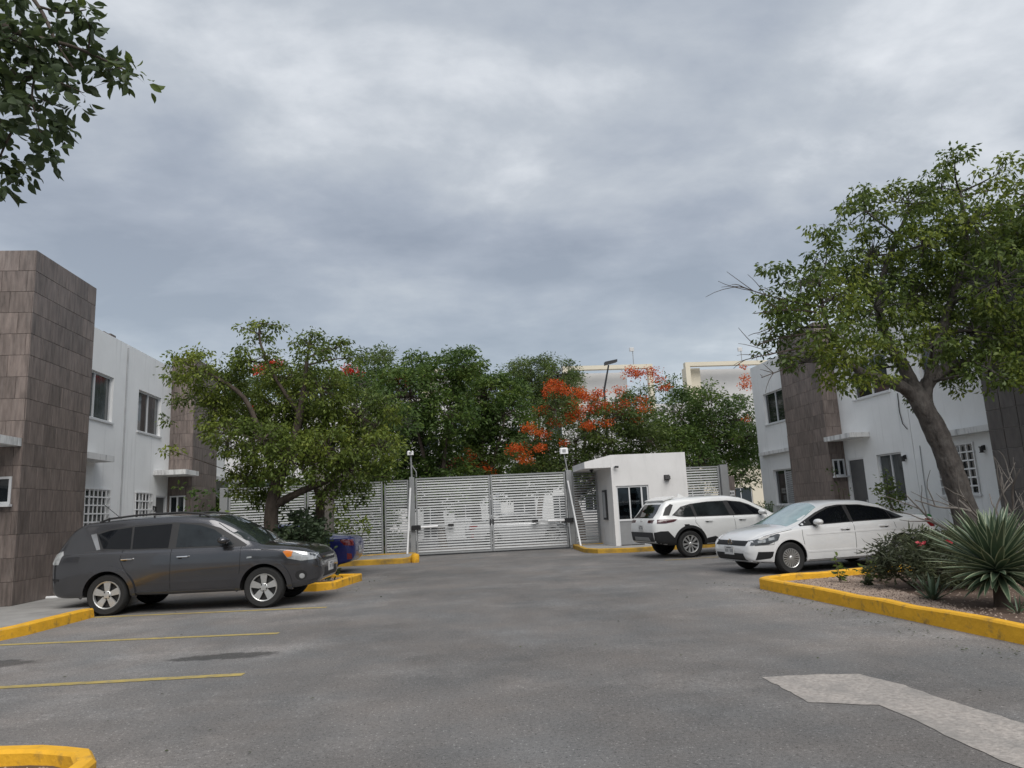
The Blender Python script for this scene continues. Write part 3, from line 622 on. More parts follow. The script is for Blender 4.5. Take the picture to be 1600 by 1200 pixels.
slat_panel('slatted_fence', 'slatted fence panel right of the guard house', 'fence', 8.2, 10.05, GY+0.02, 0.12, 2.67, 27, 'slatted fence panels')
tag(MB().bevbox(-7.62, -7.36, GY-0.1, GY+0.12, 0.1, 2.62, 0.01).build('fence_post', M['steel']), 'wide grey post where the fence meets the left house', 'post')
tag(MB().bevbox(10.08, 10.36, GY-0.1, GY+0.12, 0.0, 2.70, 0.01).build('fence_post', M['steel']), 'wide grey post at the right end of the fence', 'post')
# leaning props and lamps
tag(MB().tube([(-1.30, 24.85, 0.13), (-1.17, 25.22, 2.35)], 0.035, 10).build('prop_pole', M['white_paint'], smooth=True), 'slim white pole propped against the left gate post', 'pole')
tag(MB().tube([(4.53, 24.2, 0.12), (4.40, 25.26, 2.35)], 0.032, 10).build('prop_pole', M['white_paint'], smooth=True), 'long white pole leaning diagonally at the right gate post', 'pole')
tag(MB().tube([(4.32, 24.9, 0.13), (4.36, 25.28, 1.0)], 0.028, 8).build('prop_pole', M['steel'], smooth=True), 'short grey pole leaning under the right gate opener', 'pole')
def flood(x, z, label, lean=0.0, br=False):
    e = empty('flood_light', (x, GY, 2.7), 0, label, 'lamp')
    h = z-2.7; MB().tube([(0, 0, 0), (lean, 0, h)], 0.022, 8).build('pole', M['steel'], e, smooth=True)
    if br: MB().tube([(0, 0, 0.5), (0.14, 0, 0.28), (0.14, 0, 0.2)], 0.016, 6).build('brace', M['steel'], e)
    hd = MB().bevbox(lean-0.15, lean+0.15, -0.09, 0.03, h-0.02, h+0.20, 0.03).build('head', M['white_paint'], e)
    MB().bevbox(lean-0.06, lean+0.06, -0.115, -0.092, h+0.05, h+0.14, 0.01).build('lens', M['steel'], hd)
flood(4.44, 3.35, 'boxy white floodlight on thin pole above the right gate post', -0.10)
e = empty('flood_light', (-1.12, GY, 2.7), 0, 'small white camera light on thin pole above the left gate post', 'lamp')
MB().tube([(0, 0, 0), (-0.02, 0, 0.82)], 0.03, 8).build('pole', M['steel'], e, smooth=True)
MB().tube([(0, 0, 0.45), (0.16, 0, 0.2), (0.16, 0, 0.02)], 0.02, 6).build('brace', M['steel'], e)
hd = MB().bevbox(-0.14, 0.08, -0.12, 0.05, 0.80, 0.95, 0.03).build('head', M['white_paint'], e); MB().tube([(-0.03, -0.13, 0.87), (-0.03, -0.11, 0.87)], 0.05, 10).build('lens', M['steel'], hd)
tag(MB().lathe([(0.0, 0.0), (0.11, 0.0), (0.12, 0.05), (0.12, 0.20), (0.10, 0.25), (0.0, 0.27)], 16, 'z').build('kerb_stone', M['yellow'], smooth=True), 'round yellow stone at the left foot of the gate', 'bollard').location = (-0.93, 22.3, 0)

# ------------------------------------------------------------------ guard house
gh = empty('guard_house', (6.8, 24.3, 0.12), 0, 'small white guard house with projecting canopy beside the gate', 'guard house')
FG = Face((0, 23.17, 0), (1, 0, 0), (0, -1, 0)); mb = MB()
panel(mb, FG, 5.50, 8.05, 0.10, 3.07, [(5.63, 6.72, 0.12, 2.04)], 0.14)
FS = Face((5.50, 0, 0), (0, -1, 0), (-1, 0, 0)); FS2 = Face((8.05, 0, 0), (0, 1, 0), (1, 0, 0)); FB = Face((0, 25.55, 0), (-1, 0, 0), (0, 1, 0))
panel(mb, FS, -25.55, -23.311, 0.10, 3.07, [], 0.14); panel(mb, FS2, 23.311, 25.55, 0.10, 3.07, [], 0.14); panel(mb, FB, -7.909, -5.641, 0.10, 3.07, [(-7.4, -6.0, 1.0, 2.0)], 0.14)
mb.box(5.641, 7.909, 23.311, 25.409, 2.62, 2.74).box(5.641, 7.909, 23.311, 25.409, 0.09, 0.14)
mb.build('wall', M['guard_wall'], gh, world=True)
mb = MB(); mb.extr([(4.62, 23.172, 2.66), (5.498, 23.172, 2.66), (5.498, 23.172, 3.065), (4.62, 23.172, 2.87)], (0, 2.2, 0)); mb.build('canopy', M['guard_wall'], gh, world=True)
# door with glazed upper half
fr = MB()
for a, b, c, d in ((5.63, 5.68, 0.12, 2.04), (6.46, 6.51, 0.12, 2.04), (5.68, 6.46, 1.98, 2.04), (6.05, 6.09, 0.95, 1.98), (5.68, 6.46, 0.90, 0.96), (6.67, 6.72, 0.12, 2.04), (6.51, 6.67, 1.98, 2.04), (6.51, 6.67, 0.12, 0.18)): FG.box(fr, a, b, c, d, -0.10, -0.04)
dr = fr.build('door', M['alu'], gh, world=True)
mb = MB(); FG.box(mb, 5.68, 6.46, 0.14, 0.90, -0.085, -0.06); mb.build('kick_panel', mat('kick_panel', (0.24, 0.245, 0.25), 0.5, var=0.08), dr, world=True)
M['booth_glass'] = glassmat('booth_glass', (0.30, 0.34, 0.36), 0.0)
for a, b in ((5.68, 6.05), (6.09, 6.46)): mb = MB(); FG.box(mb, a, b, 0.96, 1.98, -0.075, -0.068); mb.build('pane', M['booth_glass'], dr, world=True)
mb = MB(); FG.box(mb, 6.51, 6.67, 0.18, 1.98, -0.085, -0.078); mb.build('pane', M['glass'], dr, world=True)
mb = MB(); FB.box(mb, -7.4, -6.0, 1.0, 2.0, -0.09, -0.08); mb.build('rear_pane', M['booth_glass'], gh, world=True)
e = empty('notice_case', (5.47, 24.25, 1.4), 0, 'tall narrow notice case on the shaded side wall of guard house', 'notice board')
mb = MB(); FS.box(mb, -24.55, -24.0, 0.95, 1.95, 0.001, 0.05); mb.build('case', M['dark_metal'], e, world=True)
mb = MB(); FS.box(mb, -24.48, -24.12, 1.02, 1.88, 0.051, 0.056); mb.build('sheet', M['curtain'], e, world=True)
e = empty('wall_light', (7.36, 23.15, 2.24), 0, 'black box light on the front wall of guard house', 'wall lamp')
mb = MB(); mb.extr([(-0.09, 0.018, -0.08), (0.09, 0.018, -0.08), (0.09, 0.018, 0.1), (-0.09, 0.018, 0.1)], (0, -0.03, 0)); mb.build('backplate', M['dark_metal'], e)
MB().extr([(-0.08, -0.013, -0.06), (-0.08, -0.013, 0.09), (-0.08, -0.13, 0.05), (-0.08, -0.15, -0.05)], (0.16, 0, 0)).build('hood', M['black'], e)
e = empty('security_camera', (5.63, 23.16, 2.68), 0, 'tiny dome camera high on the guard house corner', 'camera')
MB().tube([(0, 0.005, 0), (0, -0.08, 0)], 0.03, 10).build('mount', M['white_paint'], e); MB().tube([(-0.02, -0.08, -0.01), (0.10, -0.12, -0.02)], 0.035, 10).build('body', M['dark_metal'], e)
e = empty('canopy_light', (5.0, 23.9, 2.66), 0, 'dark lamp under the guard house canopy', 'lamp')
MB().tube([(0, 0, 0), (0, 0, -0.05)], 0.07, 12).build('base', M['dark_metal'], e); MB().tube([(0, 0, -0.05), (0, 0, -0.12)], 0.04, 10).build('bulb_housing', M['black'], e)
# seated guard behind the door glass
def person(loc, rz, label):
    root = empty('person', loc, rz, label, 'person')
    J = [(0, 0, .50, .15), (0, -.01, .72, .155), (0, -.02, .95, .17), (0, -.02, 1.06, .075), (0, -.04, 1.15, .062), (0, -.05, 1.25, .098), (0, -.06, 1.34, .095),
         (.19, -.02, 1.00, .075), (.25, -.06, .74, .055), (.20, -.28, .66, .042), (.15, -.36, .66, .035), (-.19, -.02, 1.00, .075), (-.25, -.06, .74, .055), (-.20, -.28, .66, .042), (-.15, -.36, .66, .035),
         (.10, -.06, .50, .10), (.13, -.45, .48, .075), (.13, -.48, .10, .05), (.13, -.60, .05, .04), (-.10, -.06, .50, .10), (-.13, -.45, .48, .075), (-.13, -.48, .10, .05), (-.13, -.60, .05, .04)]
    E_ = [(0, 1), (1, 2), (2, 3), (3, 4), (4, 5), (5, 6), (2, 7), (7, 8), (8, 9), (9, 10), (2, 11), (11, 12), (12, 13), (13, 14), (0, 15), (15, 16), (16, 17), (17, 18), (0, 19), (19, 20), (20, 21), (21, 22)]
    me = bpy.data.meshes.new('body'); me.from_pydata([j[:3] for j in J], E_, []); tmp = bpy.data.objects.new('tmp', me); COL.objects.link(tmp)
    sk = tmp.modifiers.new('s', 'SKIN'); sb = tmp.modifiers.new('d', 'SUBSURF'); sb.levels = 2
    for v, j in zip(me.skin_vertices[0].data, J): v.radius = (j[3], j[3]*0.85)
    me.skin_vertices[0].data[0].use_root = True
    dg = bpy.context.evaluated_depsgraph_get(); m2 = bpy.data.meshes.new_from_object(tmp.evaluated_get(dg)); bpy.data.objects.remove(tmp)
    m2.materials.clear()
    for n_, c in (('skin', (.22, .12, .08)), ('shirt', (.45, .46, .48)), ('trousers', (.03, .03, .04))): m2.materials.append(mat(n_, c, 0.8))
    for p in m2.polygons:
        z, y = p.center.z, p.center.y; p.material_index = 0 if z > 1.1 or (y < -0.27 and z > .6) else (1 if z > .56 and y > -0.3 else 2); p.use_smooth = True
    m2.name = 'body'; link('body', m2, root)
    MB().lathe([(0.0, 1.455), (.05, 1.45), (.09, 1.41), (.108, 1.34), (.100, 1.29)], 14, 'z').build('hair', M['black'], root, smooth=True).location = (0, -0.045, 0.0)
    mb = MB()
    for s in (-1, 1): mb.tube([(s*.035, -.15, 1.30), (s*.035, -.155, 1.30)], .012, 8)
    mb.tube([(-.03, -.152, 1.235), (.03, -.152, 1.235)], .007, 6).tube([(0, -.145, 1.29), (0, -.165, 1.26)], .012, 6)
    mb.build('face', M['bark'], root)
    return root
person((6.02, 24.15, 0.14), R(-40), 'seated guard in a pale shirt behind the booth door glass')
e = empty('stool', (6.02, 24.2, 0.14), 0, 'dark stool under the seated guard', 'stool'); MB().lathe([(0, .44), (.19, .44), (.19, .39), (0, .39)], 16, 'z').build('seat', M['black'], e)
for a in range(4): MB().tube([(.1*math.cos(a*1.57+.8), .1*math.sin(a*1.57+.8), .39), (.17*math.cos(a*1.57+.8), .17*math.sin(a*1.57+.8), 0)], .015, 6).build('leg', M['dark_metal'], e)
# notice pillar to the right of the fence
e = empty('sign_pillar', (11.45, 28.0, 0), 0, 'brown pillar with two white notices right of the fence', 'sign')
MB().box(-0.2, 0.2, -0.1, 0.1, 0, 2.36).build('pillar', M['tile'], e)
s1_ = MB().box(-0.16, 0.16, -0.115, -0.103, 1.58, 1.78).build('notice', M['white_paint'], e); s2_ = MB().box(-0.12, 0.10, -0.115, -0.103, 1.2, 1.5).build('notice', M['curtain'], e)
mb = MB().box(-0.03, 0.02, -0.12, -0.116, 1.64, 1.72).box(0.04, 0.13, -0.12, -0.116, 1.65, 1.67).box(0.04, 0.13, -0.12, -0.116, 1.69, 1.71); mb.lathe([(0.05, -0.12), (0.035, -0.12)], 16, 'y'); 
for i in range(len(mb.v)-32, len(mb.v)): x, y, z = mb.v[i]; mb.v[i] = (x-0.09, y, z+1.68)
mb.build('print', M['dark_metal'], s1_)
# ------------------------------------------------------------------ cars
def pchip(xs, ys, x):
    n = len(xs); h = [xs[i+1]-xs[i] for i in range(n-1)]; d = [(ys[i+1]-ys[i])/h[i] for i in range(n-1)]; m = [0]*n
    m[0], m[-1] = d[0], d[-1]
    for i in range(1, n-1):
        if d[i-1]*d[i] > 0: w1, w2 = 2*h[i]+h[i-1], h[i]+2*h[i-1]; m[i] = (w1+w2)/(w1/d[i-1]+w2/d[i])
    i = max(0, min(n-2, next((k for k in range(n-1) if x <= xs[k+1]), n-2))); t = (x-xs[i])/h[i]
    return ys[i]*(2*t**3-3*t*t+1) + h[i]*m[i]*(t**3-2*t*t+t) + ys[i+1]*(-2*t**3+3*t*t) + h[i]*m[i+1]*(t**3-t*t)
def paint(name, col, metal=0.0, flake=0.0):
    m = mat(name, col, 0.38 if metal else 0.45, metal=metal, coat=0.9, var=0.04, vscale=2, dirt=tuple(c*0.5+0.06 for c in col), dscale=1.6, dstretch=(1, 1, 2.2), damt=0.22, dlo=0.45, dhi=0.75); return m
M['paint_grey'] = paint('paint_grey', (0.078, 0.078, 0.084), 0.7); M['paint_grey'].node_tree.nodes['Principled BSDF'].inputs['Roughness'].default_value = 0.2
M['paint_white'] = paint('paint_white', (0.78, 0.78, 0.775)); M['paint_white2'] = paint('paint_white2', (0.80, 0.80, 0.785))
M['paint_blue'] = paint('paint_blue', (0.010, 0.018, 0.17), 0.3); M['paint_silver'] = paint('paint_silver', (0.42, 0.43, 0.44), 0.5)
M['car_glass'] = mat('car_glass', (0.006, 0.007, 0.009), 0.03, spec=0.45)
M['car_glass2'] = mat('car_glass2', (0.020, 0.024, 0.026), 0.03, spec=0.5, var=0.6, vscale=2.2)
M['windscreen'] = mat('windscreen', (0.02, 0.027, 0.025), 0.03, spec=0.6, coat=0.0, var=0.4, vscale=3)
M['sunshade'] = mat('sunshade', (0.30, 0.43, 0.43), 0.12, spec=0.9, coat=1.0, var=0.2, vscale=5, bump=0.2, bscale=8)
M['trim_black'] = mat('trim_black', (0.014, 0.014, 0.015), 0.55)
M['clad'] = mat('clad', (0.035, 0.035, 0.038), 0.7)
M['rubber'] = mat('rubber', (0.018, 0.018, 0.018), 0.85, bump=0.3, bscale=60)
M['well'] = mat('well', (0.006, 0.006, 0.006), 0.95)
M['rim'] = mat('rim', (0.55, 0.55, 0.54), 0.32, metal=0.7, var=0.1, vscale=6)
M['rim_dark'] = mat('rim_dark', (0.02, 0.02, 0.02), 0.5)
M['chrome'] = mat('chrome', (0.75, 0.75, 0.76), 0.12, metal=1.0)
M['lamp_clear'] = mat('lamp_clear', (0.42, 0.43, 0.43), 0.08, metal=0.35, coat=1.0, var=0.35, vscale=14)
M['lamp_dark'] = mat('lamp_dark', (0.07, 0.075, 0.08), 0.08, coat=1.0, var=0.5, vscale=12)
M['lamp_amber'] = mat('lamp_amber', (0.60, 0.17, 0.015), 0.15, coat=1.0)
M['lamp_red'] = mat('lamp_red', (0.20, 0.012, 0.014), 0.12, coat=1.0, var=0.35, vscale=12)
M['lamp_smoke'] = mat('lamp_smoke', (0.07, 0.018, 0.022), 0.12, coat=1.0, var=0.3, vscale=12)
M['plate'] = mat('plate', (0.55, 0.55, 0.54), 0.5, var=0.1)
M['plate_ink'] = mat('plate_ink', (0.10, 0.10, 0.11), 0.6)
M['seam'] = mat('seam', (0.006, 0.006, 0.006), 0.9)

def wheel_meshes(style, R_, Wd, rim):
    """tyre, rim and backing disc, axis along y, outer side at -y"""
    h = Wd/2; mb = MB()
    mb.lathe([(rim*0.98, h*0.75), (rim, h*0.92), (R_*0.90, h), (R_*0.97, h*0.82), (R_, h*0.5), (R_, 0), (R_, -h*0.5), (R_*0.97, -h*0.82), (R_*0.90, -h), (rim+0.012, -h*0.93), (rim-0.002, -h*0.80)], 40)
    for i in range(36):      # tread grooves read as small blocks at the shoulder
        a = 2*math.pi*i/36; c, s = math.cos(a), math.sin(a); t = 0.012
        mb.add([(c*R_*0.965-s*t, -h*0.86, s*R_*0.965+c*t), (c*R_*0.965+s*t, -h*0.86, s*R_*0.965-c*t), (c*(R_+.003)+s*t, -h*0.50, s*(R_+.003)-c*t), (c*(R_+.003)-s*t, -h*0.50, s*(R_+.003)+c*t)], [(0, 1, 2, 3)])
    ty = mb.mesh('tyre', M['rubber'], True)
    back = MB().lathe([(0.0, -h*0.25), (rim*0.99, -h*0.25), (rim*0.99, h*0.7)], 32).mesh('wheel', M['rim_dark'], True)
    mb = MB(); o = -h*0.86
    mb.lathe([(rim*0.985, -h*0.2), (rim, o+0.005), (rim*0.97, o-0.006), (rim*0.91, o), (rim*0.89, o+0.04)], 40)
    def spoke(a0, r0, w0, r1, w1, sk=0.0, y0=0.012, y1=0.0):
        def pt(r, s_, y): 
            a = a0+sk*(r-r0)/(r1-r0); return (r*math.cos(a)-s_*math.sin(a), y, r*math.sin(a)+s_*math.cos(a))
        f = [pt(r0, -w0, o+y0), pt(r0, w0, o+y0), pt(r1, w1, o+y1), pt(r1, -w1, o+y1)]; b = [(x, y+0.03, z) for x, y, z in f]
        mb.add(f+b, [(0, 1, 2, 3), (0, 4, 5, 1), (1, 5, 6, 2), (2, 6, 7, 3), (3, 7, 4, 0)])
    if style == 'five':
        for i in range(5): spoke(math.pi/2+i*2*math.pi/5, rim*0.20, rim*0.15, rim*0.93, rim*0.26)
        mb.lathe([(rim*0.30, o+0.03), (rim*0.30, o+0.008), (rim*0.24, o-0.004), (rim*0.10, o-0.006), (0.0, o-0.006)], 24)
        mb.cur = 1
        for i in range(5):
            a = math.pi/2+math.pi/5+i*2*math.pi/5; c, s = rim*0.24*math.cos(a), rim*0.24*math.sin(a)
            mb.add([(c+rim*.055*math.cos(k*.785), o-0.0075, s+rim*.055*math.sin(k*.785)) for k in range(8)], [tuple(range(8))])
        mb.cur = 0
    elif style == 'multi':
        for i in range(20): spoke(i*2*math.pi/20, rim*0.22, rim*0.022, rim*0.92, rim*0.075, y0=-0.002)
        mb.lathe([(rim*0.26, o+0.03), (rim*0.25, o-0.002), (rim*0.15, o-0.012), (0.0, o-0.014)], 24)
    else:
        for i in range(5):
            a = math.pi/2+i*2*math.pi/5
            for k in (-1, 1): spoke(a+k*0.20, rim*0.16, rim*0.06, rim*0.93, rim*0.085, sk=k*0.10); spoke(a+k*0.38, rim*0.45, rim*0.02, rim*0.92, rim*0.06, sk=k*0.06)
        mb.lathe([(rim*0.20, o+0.03), (rim*0.20, o+0.006), (rim*0.12, o-0.004), (0.0, o-0.004)], 24)
    return back, ty, mb.mesh('rim', [M['rim'], M['rim_dark']], False)

class Car:
    def __init__(s, name, label, loc, heading, spec, pmat, group=None, cat='car'):
        s.sp = spec; s.sz = spec.get('sz', 1.0); s.p = M[pmat]
        s.root = empty(name, loc, heading, label, cat, group); s.root.scale = (spec.get('s', 1.0),)*3
        s.body()
    def body(s):
        st = s.sp['st']; xs = [r[0] for r in st]; cols = list(zip(*st)); x0, x1 = xs[0], xs[-1]; sz = s.sz
        X = sorted({*xs, *[x0+(x1-x0)*i/90 for i in range(91)]}); X = [x for i, x in enumerate(X) if i == 0 or x-X[i-1] > 0.008 or x == x1]
        rings = []
        for x in X:
            zb, zs, zr, zt, wd, wr = (pchip(xs, cols[k], x) for k in range(1, 7)); zb, zs, zr, zt = zb*sz, zs*sz, zr*sz, zt*sz
            md = zb+(zs-zb)*0.52
            c = [(0, zb), (wd*.80, zb), (wd*.93, zb+.015), (wd*.965, zb+.10), (wd*1.0, md), (wd*.998, md+(zs-md)*.55), (wd*.985, zs-.035), (wd*.965, zs-.004), (wd*.945, zs+.012),
                 (wd*.945*.35+wr*.65+.012, zs+(zr-zs)*.62), (wr+.01, zr-.02), (wr-.03, zr+(zt-zr)*.30), (wr*.72, zr+(zt-zr)*.70), (wr*.38, zt-(zt-zr)*.05), (0, zt)]
            for _ in range(2):
                n = [c[0]]
                for i in range(len(c)-1):
                    a, b = c[i], c[i+1]
                    n += [(a[0]*.75+b[0]*.25, a[1]*.75+b[1]*.25), (a[0]*.25+b[0]*.75, a[1]*.25+b[1]*.75)]
                n.append(c[-1]); c = n
            rings.append([(x, y, z) for y, z in c] + [(x, -y, z) for y, z in reversed(c[1:-1])])
        m_ = len(rings[0]); vs_ = [p for r in rings for p in r]; fs = []
        for i in range(len(rings)-1):
            for k in range(m_): j = (k+1) % m_; fs.append((i*m_+k, (i+1)*m_+k, (i+1)*m_+j, i*m_+j))
        fs.append(tuple(range(m_))); fs.append(tuple((len(rings)-1)*m_+k for k in range(m_-1, -1, -1)))
        mb = MB().add(vs_, fs); me = mb.mesh('body', [s.p, M['well']], True)
        bm = bmesh.new(); bm.from_mesh(me); s.bvh = BVHTree.FromBMesh(bm); bm.free()
        s.wh = s.sp['wh']; R_ = s.wh['R']*1.0; ar = s.wh['arch']; mw = max(cols[5])
        cut = MB()
        for ax in (s.wh['xf'], s.wh['xr']):
            for sd in (-1, 1):
                n = 40; ring = lambda yy: [(ax+ar*math.cos(2*math.pi*k/n), yy, R_+ar*math.sin(2*math.pi*k/n)) for k in range(n)]
                cut.add(ring(sd*(mw-0.30))+ring(sd*(mw+0.3)), [tuple(range(n-1, -1, -1)), tuple(range(n, 2*n))]+[(k, (k+1) % n, n+(k+1) % n, n+k) for k in range(n)])
        t1 = bpy.data.objects.new('t1', me); t2 = bpy.data.objects.new('t2', cut.mesh('cut', M['well'])); COL.objects.link(t1); COL.objects.link(t2)
        bo = t1.modifiers.new('b', 'BOOLEAN'); bo.operation = 'DIFFERENCE'; bo.object = t2; bo.solver = 'EXACT'
        dg = bpy.context.evaluated_depsgraph_get(); m2 = bpy.data.meshes.new_from_object(t1.evaluated_get(dg)); bpy.data.objects.remove(t1); bpy.data.objects.remove(t2)
        for p in m2.polygons:
            c = p.center; w_ = False
            for ax in (s.wh['xf'], s.wh['xr']):
                dd = [math.hypot(m2.vertices[v].co.x-ax, m2.vertices[v].co.z-R_) for v in p.vertices]
                if max(dd) < ar+0.002 and (min(dd) > ar-0.002 or abs(abs(c.y)-(mw-0.30)) < 0.004): w_ = True
            p.material_index = 1 if w_ else 0
            if p.normal.z < -0.9 and c.z < 0.5: p.material_index = 1
            p.use_smooth = True
        m2.set_sharp_from_angle(angle=R(32)); m2.name = 'body'
        s.b = link('body', m2, s.root)
    def patch(s, name, poly, view, m, off=0.004, grid=0.05, parent=None, back=0.02, label=None):
        """a fitted panel: outline drawn in a view (side/front/rear/top/turned) laid on the body surface with its own thickness"""
        if view[0] == 'side': d, ua, va = Vector((0, -view[1], 0)), Vector((1, 0, 0)), Vector((0, 0, s.sz))
        elif view[0] == 'front': d, ua, va = Vector((-1, 0, 0)), Vector((0, 1, 0)), Vector((0, 0, s.sz))
        elif view[0] == 'rear': d, ua, va = Vector((1, 0, 0)), Vector((0, 1, 0)), Vector((0, 0, s.sz))
        elif view[0] == 'top': d, ua, va = Vector((0, 0, -1)), Vector((1, 0, 0)), Vector((0, 1, 0))
        else: a = R(view[1]); d, ua, va = Vector((-math.cos(a), -math.sin(a), 0)), Vector((-math.sin(a), math.cos(a), 0)), Vector((0, 0, s.sz))
        bd = []
        for i in range(len(poly)):
            a, b = Vector(poly[i]), Vector(poly[(i+1) % len(poly)]); n = max(1, int((b-a).length/grid+0.5))
            for k in range(n): bd.append(tuple(a.lerp(b, k/n)))
        xs = [p[0] for p in bd]; ys = [p[1] for p in bd]; pts = [Vector(p) for p in bd]
        gx = min(xs)+grid
        while gx < max(xs):
            gy = min(ys)+grid
            while gy < max(ys):
                if inside((gx, gy), bd) and min((gx-p[0])**2+(gy-p[1])**2 for p in bd) > (grid*.5)**2: pts.append(Vector((gx, gy)))
                gy += grid
            gx += grid
        r_ = geometry.delaunay_2d_cdt(pts, [], [list(range(len(bd)))], 1, 1e-5)
        V2, F2 = r_[0], r_[2]; vs_ = []; lo = []
        for p in V2:
            o = ua*p[0]+va*p[1]-d*6; h = s.bvh.ray_cast(o, d)
            if h[0] is None: q = s.bvh.find_nearest(ua*p[0]+va*p[1]-d*1.2); h = (q[0], q[1])
            nrm = h[1] if h[1].dot(d) < 0 else -h[1]
            vs_.append(h[0]+nrm*off); lo.append(h[0]-nrm*back)
        mb = MB(); nV = len(vs_); mb.add(vs_, [tuple(f) for f in F2])
        # rim round the outline so the panel has thickness
        cnt = {}
        for f in F2:
            for i in range(len(f)): e = (f[i], f[(i+1) % len(f)]); cnt[tuple(sorted(e))] = cnt.get(tuple(sorted(e)), 0)+1
        be = [e for e, c in cnt.items() if c == 1]; base = len(mb.v); ids = {}
        for e in be:
            for v in e:
                if v not in ids: ids[v] = len(mb.v); mb.v.append(tuple(lo[v]))
        for a, b in be: mb.f.append([a, b, ids[b], ids[a]]); mb.m.append(0)
        o = mb.build(name, M[m] if isinstance(m, str) else m, parent or s.root, smooth=True)
        if label: o['label'] = label
        return o
    def both(s, name, poly, m, **k): return [s.patch(name, poly, ('side', sd), m, **k) for sd in (-1, 1)]
    def strip(s, name, pts, m='seam', wd=0.008, sides=(-1, 1), **k):
        for sd in sides:
            l, r_ = [], []
            for i, p in enumerate(pts):
                a, b = Vector(pts[max(0, i-1)]), Vector(pts[min(len(pts)-1, i+1)]); t = (b-a).normalized(); n = Vector((-t.y, t.x))*wd/2
                l.append((p[0]+n.x, p[1]+n.y)); r_.append((p[0]-n.x, p[1]-n.y))
            s.patch(name, l+r_[::-1], ('side', sd), m, off=k.get('off', 0.0015), grid=0.06, back=0.005)
    def wheels(s, style):
        w = s.wh; bk, ty, rm = wheel_meshes(style, w['R'], w['W'], w['rim']); mw = w['track']
        for ax in (w['xf'], w['xr']):
            for sd in (-1, 1):
                o = link('wheel', bk, s.root, (ax, sd*mw, w['R'])); o.rotation_euler = (0, rng.uniform(0, 0.0), math.pi if sd > 0 else 0)
                link('tyre', ty, o); link('rim', rm, o)
        m = MB(); m.tube([(w['xf'], -mw+.1, w['R']), (w['xf'], mw-.1, w['R'])], 0.05, 8).tube([(w['xr'], -mw+.1, w['R']), (w['xr'], mw-.1, w['R'])], 0.05, 8); m.build('axles', M['well'], s.root)
    def mirror(s, x, z, m, arm='trim_black', sc_=1.0):
        z *= s.sz
        for sd in (-1, 1):
            h = s.bvh.ray_cast(Vector((x, sd*3, z)), Vector((0, -sd, 0))); y = abs(h[0].y) if h[0] else 0.8
            mb = MB(); n = 14
            prof = [(0.0, 0.0), (0.055, 0.012), (0.075, 0.05), (0.078, 0.10), (0.062, 0.15), (0.03, 0.185), (0.0, 0.192)]
            for r_, o in prof:
                for k in range(n): a = 2*math.pi*k/n; mb.v.append((x+r_*1.15*math.cos(a)*sc_+0.01*o, sd*(y+0.03+o*sc_), z+0.06*sc_+r_*0.78*math.sin(a)*sc_+0.12*o*0.2))
            for i in range(len(prof)-1):
                for k in range(n): j = (k+1) % n; mb.f.append([i*n+k, i*n+j, (i+1)*n+j, (i+1)*n+k]); mb.m.append(0)
            mo = mb.build('mirror', M[m], s.root, smooth=True)
            MB().tube([(x+.02, sd*(y-.03), z-.01), (x+.01, sd*(y+.07), z+.03*sc_)], [.035, .025], 8).build('mirror_arm', M[arm], mo)
    def handles(s, pts, m):
        for (x, z) in pts:
            z *= s.sz
            for sd in (-1, 1):
                h = s.bvh.ray_cast(Vector((x, sd*3, z)), Vector((0, -sd, 0)))
                if h[0] is None: continue
                y = abs(h[0].y); c = s.patch('handle_recess', [(x-.05+.045*math.cos(a*.6), z/s.sz-.012+.028*math.sin(a*.6)/s.sz) for a in range(10)], ('side', sd), 'trim_black', off=.001, grid=.02, back=.004)
                MB().tube([(x-.11, sd*(y-.01), z), (x-.09, sd*(y+.028), z), (x+.09, sd*(y+.028), z), (x+.11, sd*(y-.01), z)], [.012, .015, .015, .012], 8).build('handle', M[m], s.root, smooth=True)
    def plate(s, x, z, face, w_=0.34, h_=0.16):
        z *= s.sz; sg = 1 if face == 'front' else -1
        h = s.bvh.ray_cast(Vector((sg*6, 0, z)), Vector((-sg, 0, 0))); x = h[0].x+sg*0.006
        o = MB().box(min(x, x+sg*.012), max(x, x+sg*.012), -w_/2, w_/2, z-h_/2, z+h_/2).build('licence_plate', M['plate'], s.root)
        mb = MB(); xx = x+sg*.0135
        for i in range(7):
            yy = -w_*.38+i*w_*.125
            if i in (3,): continue
            mb.box(min(xx, xx-sg*.003), max(xx, xx-sg*.003), yy, yy+w_*.055, z-h_*.22, z+h_*.16)
        mb.box(min(xx, xx-sg*.003), max(xx, xx-sg*.003), -w_*.25, w_*.25, z+h_*.27, z+h_*.38); mb.build('plate_print', M['plate_ink'], o)

